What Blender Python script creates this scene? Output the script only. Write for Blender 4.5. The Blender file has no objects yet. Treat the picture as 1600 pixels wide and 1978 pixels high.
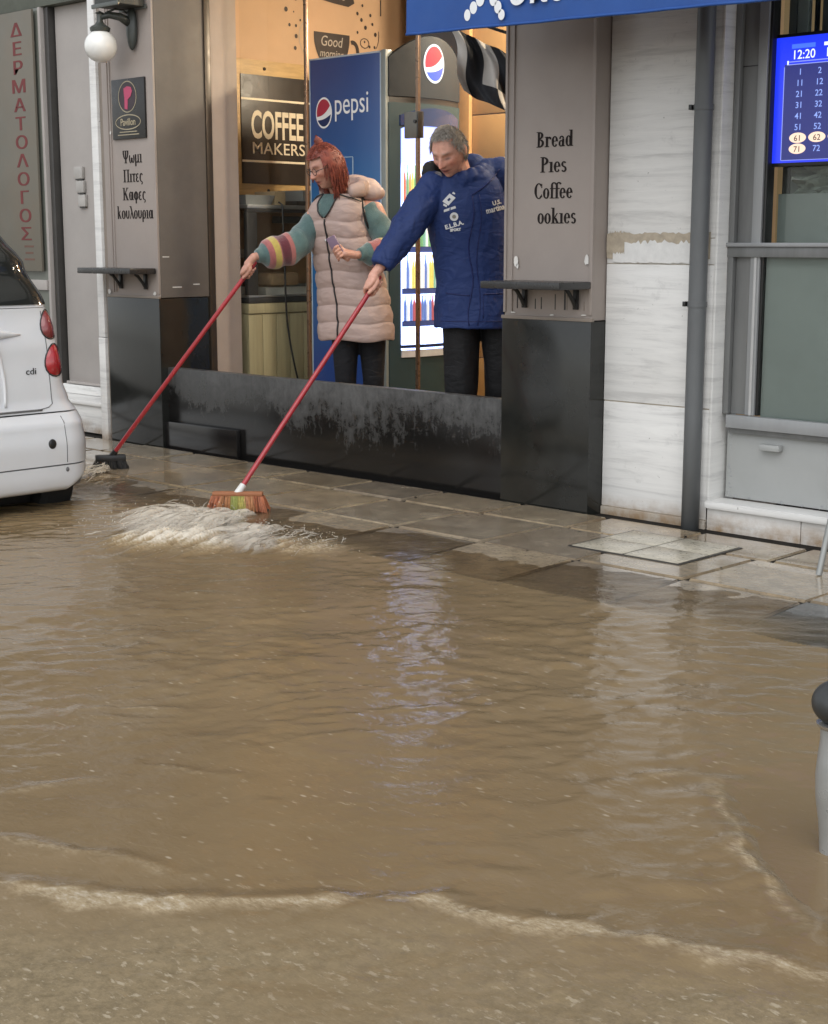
import bpy, bmesh, math, random
import numpy as np
from mathutils import Vector, Matrix, noise
from mathutils.bvhtree import BVHTree
random.seed(7); np.random.seed(7)
S = bpy.context.scene
COL = S.collection

# ------------------------------------------------------------------ camera
YAW, PITCH = math.radians(44.0), math.atan(524/2900)
cam_d = bpy.data.cameras.new('camera'); cam = bpy.data.objects.new('camera', cam_d); COL.objects.link(cam)
cam.location = (4.799, -5.600, 1.27)
cam.rotation_euler = (math.pi/2-PITCH, 0, YAW)
cam_d.sensor_fit = 'HORIZONTAL'; cam_d.sensor_width = 36; cam_d.lens = 65.25
cam_d.clip_start = 0.05; cam_d.clip_end = 500
S.camera = cam
# ------------------------------------------------------------------ sky, sun, exposure
W = bpy.data.worlds.new('World'); S.world = W; W.use_nodes = True
wn = W.node_tree.nodes; wl = W.node_tree.links; wn.clear()
sky = wn.new('ShaderNodeTexSky'); sky.sky_type = 'NISHITA'; sky.sun_disc = False
SUN_EL, SUN_ROT = math.radians(52), math.radians(150)
sky.sun_elevation = SUN_EL; sky.sun_rotation = SUN_ROT; sky.air_density = 1.0; sky.dust_density = 1.0; sky.ozone_density = 1.0
hs = wn.new('ShaderNodeHueSaturation'); hs.inputs['Saturation'].default_value = 0.22
bg = wn.new('ShaderNodeBackground'); bg.inputs['Strength'].default_value = 0.148
wo = wn.new('ShaderNodeOutputWorld')
wl.new(sky.outputs[0], hs.inputs['Color']); wl.new(hs.outputs[0], bg.inputs['Color']); wl.new(bg.outputs[0], wo.inputs[0])
sd = bpy.data.lights.new('sun', 'SUN'); sd.energy = 0.7; sd.angle = math.radians(60); sd.color = (1, .985, .96)
sun = bpy.data.objects.new('sun', sd); COL.objects.link(sun)
# direction towards the sun: behind the photographer, over the street
sdir = Vector((math.sin(SUN_ROT)*math.cos(SUN_EL), math.cos(SUN_ROT)*math.cos(SUN_EL), math.sin(SUN_EL)))
sun.rotation_euler = sdir.to_track_quat('Z', 'Y').to_euler()
sun.location = (2, -8, 10)
vs = S.view_settings; vs.view_transform = 'Standard'; vs.look = 'None'; vs.gamma = 1; vs.exposure = 0.65; vs.use_curve_mapping = False
S.render.engine = 'CYCLES'
S.cycles.max_bounces = 8; S.cycles.transparent_max_bounces = 24

# camera-facing frame used for posing people: R = to the photo's right, T = towards the photographer
R_ = Vector((math.cos(YAW), math.sin(YAW), 0)); T_ = Vector((math.sin(YAW), -math.cos(YAW), 0)); Z_ = Vector((0, 0, 1))

# ------------------------------------------------------------------ material helpers
def nmat(name):
    m = bpy.data.materials.new(name); m.use_nodes = True
    nt = m.node_tree; nt.nodes.clear()
    o = nt.nodes.new('ShaderNodeOutputMaterial'); p = nt.nodes.new('ShaderNodeBsdfPrincipled')
    nt.links.new(p.outputs[0], o.inputs[0])
    return m, nt, p, o
def N(nt, t, **k):
    n = nt.nodes.new(t)
    for a, v in k.items():
        if a.startswith('i_'): n.inputs[a[2:].replace('_', ' ')].default_value = v
        else: setattr(n, a, v)
    return n
def pos(nt, scale=(1, 1, 1), rot=(0, 0, 0)):
    g = nt.nodes.new('ShaderNodeNewGeometry'); mp = nt.nodes.new('ShaderNodeMapping')
    mp.inputs['Scale'].default_value = scale; mp.inputs['Rotation'].default_value = rot
    nt.links.new(g.outputs['Position'], mp.inputs[0]); return mp.outputs[0]
def noise_n(nt, vec, scale, detail=4, rough=.6, dist=0.):
    n = nt.nodes.new('ShaderNodeTexNoise'); n.inputs['Scale'].default_value = scale; n.inputs['Detail'].default_value = detail
    n.inputs['Roughness'].default_value = rough; n.inputs['Distortion'].default_value = dist
    nt.links.new(vec, n.inputs['Vector']); return n.outputs['Fac']
def ramp(nt, fac, stops):
    r = nt.nodes.new('ShaderNodeValToRGB'); e = r.color_ramp.elements
    while len(e) < len(stops): e.new(.5)
    for el, (p, c) in zip(e, stops):
        el.position = p; el.color = (c, c, c, 1) if isinstance(c, (int, float)) else (*c, 1)
    nt.links.new(fac, r.inputs[0]); return r.outputs[0]
def mix(nt, fac, a, b, mode='MIX'):
    m = nt.nodes.new('ShaderNodeMix'); m.data_type = 'RGBA'; m.blend_type = mode
    if isinstance(fac, (int, float)): m.inputs[0].default_value = fac
    else: nt.links.new(fac, m.inputs[0])
    for i, v in ((6, a), (7, b)):
        if isinstance(v, (tuple, list)): m.inputs[i].default_value = (*v[:3], 1)
        else: nt.links.new(v, m.inputs[i])
    return m.outputs[2]
def bump(nt, p, h, strength=.3, dist=.01):
    b = nt.nodes.new('ShaderNodeBump'); b.inputs['Strength'].default_value = strength; b.inputs['Distance'].default_value = dist
    nt.links.new(h, b.inputs['Height'])
    prev = p.inputs['Normal'].links[0].from_socket if p.inputs['Normal'].is_linked else None
    if prev: nt.links.new(prev, b.inputs['Normal'])
    nt.links.new(b.outputs[0], p.inputs['Normal']); return b
def seti(p, **k):
    for a, v in k.items():
        p.inputs[a.replace('_', ' ')].default_value = v if not (isinstance(v, tuple) and len(v) == 3) else (*v, 1)
def pmat(name, c, rough=.6, metal=0, var=.25, vs=6., sc=(1, 1, 1), bs=0., bscale=60., c2=None, coat=0., spec=.5, rvar=.15):
    """painted / plain surface: colour with soft mottling, fine relief and uneven gloss"""
    m, nt, p, o = nmat(name)
    v = pos(nt, sc)
    f = noise_n(nt, v, vs, 6, .65)
    d = c2 if c2 else tuple(x*(1-var) for x in c)
    nt.links.new(mix(nt, ramp(nt, f, [(.32, 0.), (.68, 1.)]), c, d), p.inputs['Base Color'])
    f2 = noise_n(nt, v, vs*3.1, 3)
    mr = N(nt, 'ShaderNodeMapRange'); mr.inputs[3].default_value = max(.02, rough-rvar); mr.inputs[4].default_value = min(1, rough+rvar)
    nt.links.new(f2, mr.inputs[0]); nt.links.new(mr.outputs[0], p.inputs['Roughness'])
    seti(p, Metallic=metal, Specular_IOR_Level=spec, Coat_Weight=coat)
    if bs: bump(nt, p, noise_n(nt, v, bscale, 4), bs, .004)
    return m
def emat(name, c, s, c2=None):
    m, nt, p, o = nmat(name); seti(p, Base_Color=(.02, .02, .02), Emission_Color=c, Emission_Strength=s, Roughness=.3); return m

# ------------------------------------------------------------------ mesh helpers
class MB:
    def __init__(s): s.v = []; s.f = []; s.mi = []; s.k = 0
    def add(s, vs, fs, k=None):
        o = len(s.v); s.v += [tuple(x) for x in vs]; s.f += [[o+i for i in f] for f in fs]; s.mi += [s.k if k is None else k]*len(fs); return s
    def box(s, x0, x1, y0, y1, z0, z1, k=None):
        v = [(x, y, z) for z in (z0, z1) for y in (y0, y1) for x in (x0, x1)]
        return s.add(v, [(0, 2, 3, 1), (4, 5, 7, 6), (0, 1, 5, 4), (2, 6, 7, 3), (0, 4, 6, 2), (1, 3, 7, 5)], k)
    def obox(s, c, ax, hx, hy, hz, k=None):
        c = Vector(c); a, b, d = [Vector(q) for q in ax]
        v = [c+a*x*hx+b*y*hy+d*z*hz for z in (-1, 1) for y in (-1, 1) for x in (-1, 1)]
        return s.add(v, [(0, 2, 3, 1), (4, 5, 7, 6), (0, 1, 5, 4), (2, 6, 7, 3), (0, 4, 6, 2), (1, 3, 7, 5)], k)
    def rings(s, rs, cap=True, close=True, k=None):
        n = len(rs[0]); vs = [p for r in rs for p in r]; fs = []
        for i in range(len(rs)-1):
            for j in range(n if close else n-1):
                a = i*n+j; b = i*n+(j+1) % n; fs.append((a, b, b+n, a+n))
        if cap: fs.append(tuple(range(n))[::-1]); fs.append(tuple((len(rs)-1)*n+i for i in range(n)))
        return s.add(vs, fs, k)
    def tube(s, pts, rad, n=10, cap=True, ell=None, k=None):
        pts = [Vector(p) for p in pts]; m = len(pts)
        if isinstance(rad, (int, float)): rad = [rad]*m
        rs = []; up = None
        for i, p in enumerate(pts):
            t = (pts[min(i+1, m-1)]-pts[max(i-1, 0)]).normalized()
            if up is None:
                up = Vector((0, 0, 1)) if abs(t.z) < .9 else Vector((1, 0, 0))
            a = (up - t*up.dot(t)).normalized(); b = t.cross(a); up = a
            r = rad[i]; rx, ry = (r if isinstance(r, tuple) else (r, r))
            rs.append([p+a*rx*math.cos(q)+b*ry*math.sin(q) for q in [2*math.pi*j/n for j in range(n)]])
        return s.rings(rs, cap, k=k)
    def lathe(s, prof, c=(0, 0, 0), n=24, ax=None, k=None):
        c = Vector(c); a, b, d = ax or (Vector((1, 0, 0)), Vector((0, 1, 0)), Vector((0, 0, 1)))
        rs = [[c+a*max(r, 1e-5)*math.cos(q)+b*max(r, 1e-5)*math.sin(q)+d*z for q in [2*math.pi*j/n for j in range(n)]] for r, z in prof]
        return s.rings(rs, True, k=k)
    def ball(s, c, r, n=12, m=8, ax=None, k=None):
        r = r if isinstance(r, tuple) else (r, r, r)
        c = Vector(c); a, b, d = ax or (Vector((1, 0, 0)), Vector((0, 1, 0)), Vector((0, 0, 1)))
        rs = []
        for i in range(m+1):
            th = math.pi*(i/m-.5)*.999; rr = math.cos(th)
            rs.append([c+a*r[0]*rr*math.cos(q)+b*r[1]*rr*math.sin(q)+d*r[2]*math.sin(th) for q in [2*math.pi*j/n for j in range(n)]])
        return s.rings(rs, True, k=k)
    def chain(s, pts, rad, n=12):
        """overlapping tapered capsules, to be fused later"""
        for i in range(len(pts)-1): s.tube([pts[i], pts[i+1]], [rad[i], rad[i+1]], n)
        for p, r in zip(pts, rad): s.ball(p, r if not isinstance(r, tuple) else max(r), n, 8)
        return s
    def grid(s, fn, nu, nv, k=None):
        vs = [fn(i/nu, j/nv) for j in range(nv+1) for i in range(nu+1)]
        return s.add(vs, [(j*(nu+1)+i, j*(nu+1)+i+1, (j+1)*(nu+1)+i+1, (j+1)*(nu+1)+i) for j in range(nv) for i in range(nu)], k)
    def prism(s, poly, fn, d, k=None):
        """flat outline (2-D points) extruded; fn maps (x, y, depth) to space"""
        n = len(poly); v = [fn(x, y, 0) for x, y in poly]+[fn(x, y, d) for x, y in poly]
        return s.add(v, [tuple(range(n))[::-1], tuple(range(n, 2*n))]+[(i, (i+1) % n, n+(i+1) % n, n+i) for i in range(n)], k)
    def build(s, name, mats, parent=None, smooth=False, bevel=0., seg=2, loc=None, auto=None):
        me = bpy.data.meshes.new(name)
        vs = [Vector(p) for p in s.v]
        if loc is None:
            lo = Vector([min(p[i] for p in vs) for i in range(3)]); hi = Vector([max(p[i] for p in vs) for i in range(3)])
            c = (lo+hi)/2; c.z = lo.z
        else: c = Vector(loc)
        me.from_pydata([p-c for p in vs], [], s.f)
        mats = mats if isinstance(mats, (list, tuple)) else [mats]
        for m in mats: me.materials.append(m)
        if len(mats) > 1: me.polygons.foreach_set('material_index', s.mi)
        bm = bmesh.new(); bm.from_mesh(me)
        bmesh.ops.recalc_face_normals(bm, faces=bm.faces)
        if bevel:
            es = [e for e in bm.edges if len(e.link_faces) == 2 and e.calc_face_angle(0) > .5]
            bmesh.ops.bevel(bm, geom=es, offset=bevel, segments=seg, affect='EDGES', profile=.6, clamp_overlap=True)
        bm.to_mesh(me); bm.free()
        if smooth or bevel:
            me.polygons.foreach_set('use_smooth', [True]*len(me.polygons))
            if auto is not None or bevel:
                me.set_sharp_from_angle(angle=math.radians(auto or 40))
        return place(name, me, c, parent)
def place(name, me, c, parent):
    ob = bpy.data.objects.new(name, me); COL.objects.link(ob)
    if parent:
        ob.parent = parent; pw = Vector(parent.location); q = parent.parent
        while q: pw = pw+Vector(q.location); q = q.parent
        ob.location = Vector(c)-pw
    else: ob.location = c
    return ob
def tag(o, label=None, cat=None, group=None, kind=None):
    if label: o['label'] = label
    if cat: o['category'] = cat
    if group: o['group'] = group
    if kind: o['kind'] = kind
    return o
def thing(name, loc, label, cat, group=None):
    o = bpy.data.objects.new(name, None); COL.objects.link(o); o.location = loc; o.empty_display_size = .1
    return tag(o, label, cat, group)
def bx(name, m, parent, x0, x1, y0, y1, z0, z1, bevel=.004):
    return MB().box(x0, x1, y0, y1, z0, z1).build(name, m, parent, bevel=bevel)
def fuse(mb, voxel, smooth_it=4):
    """one continuous skin over overlapping solids"""
    me = bpy.data.meshes.new('tmp'); me.from_pydata(mb.v, [], mb.f)
    bm = bmesh.new(); bm.from_mesh(me); bmesh.ops.recalc_face_normals(bm, faces=bm.faces); bm.to_mesh(me); bm.free()
    ob = bpy.data.objects.new('tmp', me); COL.objects.link(ob)
    md = ob.modifiers.new('r', 'REMESH'); md.mode = 'VOXEL'; md.voxel_size = voxel
    if smooth_it:
        sm = ob.modifiers.new('s', 'SMOOTH'); sm.iterations = smooth_it; sm.factor = .5
    dg = bpy.context.evaluated_depsgraph_get(); out = bpy.data.meshes.new_from_object(ob.evaluated_get(dg))
    bpy.data.objects.remove(ob); bpy.data.meshes.remove(me)
    out.polygons.foreach_set('use_smooth', [True]*len(out.polygons))
    return out
def mesh_np(me):
    a = np.empty(len(me.vertices)*3, dtype=np.float32); me.vertices.foreach_get('co', a); return a.reshape(-1, 3)
def mesh_nrm(me):
    a = np.empty(len(me.vertices)*3, dtype=np.float32); me.vertex_normals.foreach_get('vector', a); return a.reshape(-1, 3)
def set_np(me, a): me.vertices.foreach_set('co', np.ascontiguousarray(a, dtype=np.float32).ravel()); me.update()
def vcol(me, name, arr):
    at = me.color_attributes.new(name, 'FLOAT_COLOR', 'POINT')
    at.data.foreach_set('color', np.concatenate([arr, np.ones((len(arr), 1))], 1).astype(np.float32).ravel())
def vfloat(me, name, arr):
    at = me.attributes.new(name, 'FLOAT', 'POINT'); at.data.foreach_set('value', arr.astype(np.float32))
# vectorised lattice noise
def vnoise(x, y, seed=0):
    xi = np.floor(x).astype(np.int64); yi = np.floor(y).astype(np.int64); xf = x-xi; yf = y-yi
    def h(a, b):
        n = (a*374761393+b*668265263+seed*1274126177) & 0x7fffffff
        n = ((n ^ (n >> 13))*1274126177) & 0x7fffffff
        n = (n ^ (n >> 16)) & 0xffff
        return n/32767.5-1
    u = xf*xf*xf*(xf*(xf*6-15)+10); v = yf*yf*yf*(yf*(yf*6-15)+10)
    return (h(xi, yi)*(1-u)+h(xi+1, yi)*u)*(1-v)+(h(xi, yi+1)*(1-u)+h(xi+1, yi+1)*u)*v
def fbm(x, y, o=4, seed=0, gain=.5):
    s = 0; a = 1
    for i in range(o):
        c, d = math.cos(.5+i), math.sin(.5+i)
        s = s+a*vnoise((x*c-y*d)*2**i, (x*d+y*c)*2**i, seed+i); a *= gain
    return s
# lettering: default font, turned into a thin solid mesh on a plane (o = lower-left corner, ux right, uz up, un out of the surface)
def text(name, s, m, parent, o, ux, uz, un, size, sx=1., fat=0., thick=.002, align='LEFT', shear=0., space=1.):
    cu = bpy.data.curves.new('t', 'FONT'); cu.body = s; cu.size = 1; cu.extrude = .5; cu.offset = fat; cu.align_x = align; cu.shear = shear
    cu.space_character = space; cu.resolution_u = 4
    ob = bpy.data.objects.new('t', cu); COL.objects.link(ob)
    dg = bpy.context.evaluated_depsgraph_get(); me = bpy.data.meshes.new_from_object(ob.evaluated_get(dg))
    bpy.data.objects.remove(ob); bpy.data.curves.remove(cu)
    o, ux, uz, un = Vector(o), Vector(ux), Vector(uz), Vector(un)
    me.materials.clear(); me.materials.append(m)
    for v in me.vertices: c = v.co.copy(); v.co = ux*c.x*size*sx+uz*c.y*size+un*((c.z+.5)*thick)
    return place(name, me, o, parent)
# ------------------------------------------------------------------ materials of the setting
def wet_paver():
    m, nt, p, o = nmat('wet_limestone_paver')
    v = pos(nt); oi = N(nt, 'ShaderNodeObjectInfo')
    c = ramp(nt, oi.outputs['Random'], [(0, (.40, .315, .20)), (.35, (.49, .405, .285)), (.6, (.35, .29, .215)), (.85, (.54, .43, .28)), (1, (.42, .325, .20))])
    f = noise_n(nt, v, 9, 8, .7); c = mix(nt, ramp(nt, f, [(.35, 0.), (.75, .75)]), c, (.10, .08, .06))
    f2 = noise_n(nt, v, 2.2, 5, .6, 1.); c = mix(nt, ramp(nt, f2, [(.42, 0.), (.7, .6)]), c, (.21, .145, .085))
    sp = noise_n(nt, v, 70, 2); c = mix(nt, ramp(nt, sp, [(.62, 0.), (.72, .7)]), c, (.06, .05, .04))
    st = N(nt, 'ShaderNodeTexVoronoi'); st.inputs['Scale'].default_value = 5.5; nt.links.new(v, st.inputs['Vector'])
    c = mix(nt, ramp(nt, st.outputs['Distance'], [(.035, 1.), (.07, 0.)]), c, (.02, .018, .015))
    nt.links.new(c, p.inputs['Base Color'])
    wet = noise_n(nt, v, 1.7, 5, .6, .6)
    nt.links.new(ramp(nt, wet, [(.40, .05), (.64, .30)]), p.inputs['Roughness'])
    seti(p, Specular_IOR_Level=.55, Coat_Weight=.8, Coat_Roughness=.04, Coat_IOR=1.33)
    bump(nt, p, noise_n(nt, v, 34, 6, .7), .14, .006); bump(nt, p, noise_n(nt, pos(nt, (1, 2.2, 1)), 9, 3), .22, .012)
    return m
M_paver = wet_paver()
M_joint = pmat('wet_mortar_joint', (.022, .019, .016), .85, spec=.15, var=.5, vs=14, bs=.3)
M_light = pmat('pale_cover_tile', (.56, .51, .40), .3, var=.35, vs=16, bs=.25, bscale=70, coat=.3)
M_dark_paver = pmat('grey_granite_paver', (.17, .165, .155), .22, var=.35, vs=10, bs=.3, bscale=50, coat=.3)
M_asph = pmat('asphalt', (.05, .048, .045), .7, var=.4, bs=.5)

# ------------------------------------------------------------------ road, pavement, pavers
tag(MB().add([(-60, -60, -.14), (60, -60, -.14), (60, -1.39, -.14), (-60, -1.39, -.14)], [(0, 1, 2, 3)]).build('road', M_asph), kind='structure')
pv = MB()
def pz_(y): return 0. if y > -.85 else (y+.85)*.035
pv.add([(x, y, z) for x in (-12, 12) for y, z in ((8, -.012), (-.85, -.012), (-1.37, -.030), (-1.375, -.16))], [(0, 4, 5, 1), (1, 5, 6, 2), (2, 6, 7, 3)])
pavement = tag(pv.build('pavement', M_joint), kind='structure')
def paver_mesh(w, d, tag_):
    """one worn flagstone, slightly uneven edges and face"""
    bm = bmesh.new(); n = 4
    b = MB().box(-w/2, w/2, -d/2, d/2, -.03, 0)
    me = bpy.data.meshes.new('paver'); me.from_pydata(b.v, [], b.f); bm.from_mesh(me)
    bmesh.ops.recalc_face_normals(bm, faces=bm.faces)
    es = [e for e in bm.edges if all(v.co.z > -.01 for v in e.verts)]+[e for e in bm.edges if abs(e.verts[0].co.z-e.verts[1].co.z) > .01]
    bmesh.ops.bevel(bm, geom=es, offset=.006, segments=2, affect='EDGES')
    for v in bm.verts:
        q = noise.noise_vector(Vector((v.co.x*7+tag_*9, v.co.y*7, tag_)))
        v.co += Vector((q.x*.006, q.y*.006, q.z*.0015))
    bm.to_mesh(me); bm.free(); me.materials.append(M_paver)
    me.polygons.foreach_set('use_smooth', [True]*len(me.polygons)); me.set_sharp_from_angle(angle=.7)
    return me
rows = [(-.335, -.006), (-.85, -.345), (-1.37, -.86)]
xs = [-4.59+.52*i for i in range(18)]
meshes = {}
for ri, (y0, y1) in enumerate(rows):
    for i, x in enumerate(xs):
        if ri < 2 and .9 < x+.26 < 1.5 and False: continue
        k = (ri, i % 4)
        if k not in meshes: meshes[k] = paver_mesh(.500, y1-y0-.012, ri*4+i % 4)
        me = meshes[k]
        ob = bpy.data.objects.new('paver', me); COL.objects.link(ob); ob.parent = pavement
        yc = (y0+y1)/2; z = pz_(y1)*.5+pz_(y0)*.5
        sl = math.atan2(pz_(y1)-pz_(y0), y1-y0)
        off = .06 if ri == 0 else 0.
        pl = pavement.location
        ob.location = Vector((x+.26+random.uniform(-.004, .004)+off, yc, z+random.uniform(-.003, .002)))-pl
        ob.rotation_euler = (sl+random.uniform(-.006, .006), random.uniform(-.006, .006), random.uniform(-.006, .006))
        if ri == 2 and x > 2.0:
            me2 = me.copy(); me2.materials.clear(); me2.materials.append(M_dark_paver); ob.data = me2
# pale inspection cover: four tiles in a recessed frame, above the flags
cov = thing('inspection_cover', (1.22, -.43, 0), 'pale square four-tile inspection cover set in the wet pavement', 'cover')
bx('frame', pmat('rusty_frame', (.045, .04, .035), .4, var=.5), cov, .94, 1.50, -.665, -.195, -.008, .0012, .001)
for ix in (0, 1):
    for iy in (0, 1):
        bx('tile', M_light, cov, .953+ix*.272, .953+ix*.272+.262, -.655+iy*.228, -.655+iy*.228+.219, .0012, .0032+.0008*ix, .0015)

# ------------------------------------------------------------------ flood water
def water_mat():
    m, nt, p, o = nmat('muddy_water')
    v = pos(nt)
    rt = pos(nt, (1, 1, 1), (0, 0, -YAW))          # flow runs along the street
    A = lambda n: N(nt, 'ShaderNodeAttribute', attribute_name=n).outputs['Fac']
    f = noise_n(nt, rt, 1.1, 5, .6, .5)
    c = mix(nt, ramp(nt, f, [(.3, 0.), (.7, 1.)]), (.198, .137, .070), (.232, .168, .092))
    c = mix(nt, A('sand'), c, (.285, .222, .132))
    g = noise_n(nt, rt, 34, 8, .85); gm = N(nt, 'ShaderNodeMath', operation='MULTIPLY'); nt.links.new(ramp(nt, g, [(.42, 0.), (.64, .75)]), gm.inputs[0]); nt.links.new(A('sand'), gm.inputs[1])
    c = mix(nt, gm.outputs[0], c, (.135, .105, .06))
    # floating flecks of froth
    mpf = pos(nt, (20, 46, 20), (0, 0, -YAW)); vo = N(nt, 'ShaderNodeTexVoronoi'); vo.inputs['Scale'].default_value = 1.; nt.links.new(mpf, vo.inputs['Vector'])
    fl = ramp(nt, vo.outputs['Distance'], [(.10, 1.), (.26, 0.)])
    sc_ = N(nt, 'ShaderNodeSeparateColor'); nt.links.new(vo.outputs['Color'], sc_.inputs[0])
    msk = mix(nt, 1., ramp(nt, noise_n(nt, rt, 3.3, 4, .6), [(.42, 0.), (.60, .7)]), ramp(nt, sc_.outputs[0], [(.70, 0.), (.95, 1.)]), 'MULTIPLY')
    fm = N(nt, 'ShaderNodeMath', operation='MULTIPLY'); nt.links.new(fl, fm.inputs[0]); nt.links.new(msk, fm.inputs[1])
    c = mix(nt, fm.outputs[0], c, (.50, .43, .32))
    f3 = ramp(nt, noise_n(nt, pos(nt, (16, 58, 16), (0, 0, -YAW)), 1., 5, .72, .3), [(.60, 0.), (.68, .7)])
    m3 = ramp(nt, noise_n(nt, rt, 2.1, 5, .65), [(.45, 0.), (.62, 1.)])
    c = mix(nt, mix(nt, 1., f3, m3, 'MULTIPLY'), c, (.44, .36, .25))
    g4 = ramp(nt, noise_n(nt, pos(nt, (34, 70, 34), (0, 0, -YAW)), 1., 3, .6), [(.60, 0.), (.69, .85)])
    c = mix(nt, mix(nt, 1., g4, A('sand'), 'MULTIPLY'), c, (.45, .38, .27))
    fo = noise_n(nt, pos(nt, (1, 2.2, 1), (0, 0, -YAW)), 42, 5, .7)
    fa = N(nt, 'ShaderNodeMath', operation='MULTIPLY_ADD'); nt.links.new(fo, fa.inputs[0]); fa.inputs[1].default_value = 1.5; fa.inputs[2].default_value = -.78
    fs = N(nt, 'ShaderNodeMath', operation='ADD', use_clamp=True); nt.links.new(A('foam'), fs.inputs[0])
    fq = N(nt, 'ShaderNodeMath', operation='MULTIPLY'); nt.links.new(fa.outputs[0], fq.inputs[0])
    fr = ramp(nt, A('foam'), [(0., 0.), (.25, 1.)]); nt.links.new(fr, fq.inputs[1]); nt.links.new(fq.outputs[0], fs.inputs[1])
    c = mix(nt, ramp(nt, fs.outputs[0], [(.0, 0.), (.45, 1.)]), c, (.37, .29, .18))
    c = mix(nt, ramp(nt, fs.outputs[0], [(.5, 0.), (.95, 1.)]), c, (.72, .66, .55))
    nt.links.new(c, p.inputs['Base Color'])
    nt.links.new(ramp(nt, fs.outputs[0], [(0, .03), (.6, .4)]), p.inputs['Roughness'])
    seti(p, IOR=1.33, Specular_IOR_Level=.38)
    bump(nt, p, noise_n(nt, pos(nt, (1, 1.7, 1), (0, 0, -YAW)), 34, 3, .6, .5), .15, .010)
    bump(nt, p, noise_n(nt, pos(nt, (1, 1.6, 1), (0, 0, -YAW)), 85, 2, .5), .05, .004)
    # thin film over the flags: silt only hides the stone where it is deep enough
    gl = N(nt, 'ShaderNodeBsdfGlossy'); gl.inputs['Roughness'].default_value = .05
    tr = N(nt, 'ShaderNodeBsdfTransparent'); tr.inputs[0].default_value = (.93, .88, .80, 1)
    fn = N(nt, 'ShaderNodeFresnel'); fn.inputs[0].default_value = 1.33
    b = p.inputs['Normal'].links[0].from_socket; nt.links.new(b, gl.inputs['Normal']); nt.links.new(b, fn.inputs['Normal'])
    film = N(nt, 'ShaderNodeMixShader'); nt.links.new(fn.outputs[0], film.inputs[0]); nt.links.new(tr.outputs[0], film.inputs[1]); nt.links.new(gl.outputs[0], film.inputs[2])
    ms = N(nt, 'ShaderNodeMixShader'); nt.links.new(A('silt'), ms.inputs[0]); nt.links.new(film.outputs[0], ms.inputs[1]); nt.links.new(p.outputs[0], ms.inputs[2])
    nt.links.new(ms.outputs[0], o.inputs[0])
    return m
M_water = water_mat()
WL = -.006
def seg_dist(px, py, pts):
    """signed distance to a polyline and position along it"""
    best = np.full(px.shape, 1e9); sg = np.zeros(px.shape); al = np.zeros(px.shape); L = 0
    for (x0, y0), (x1, y1) in zip(pts[:-1], pts[1:]):
        dx, dy = x1-x0, y1-y0; l2 = dx*dx+dy*dy; l = math.sqrt(l2)
        t = np.clip(((px-x0)*dx+(py-y0)*dy)/l2, 0, 1); ex, ey = px-(x0+t*dx), py-(y0+t*dy); d = np.hypot(ex, ey)
        m = d < best; best = np.where(m, d, best); sg = np.where(m, np.sign(dx*ey-dy*ex), sg); al = np.where(m, L+t*l, al); L += l
    return best*sg, al, L
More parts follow.
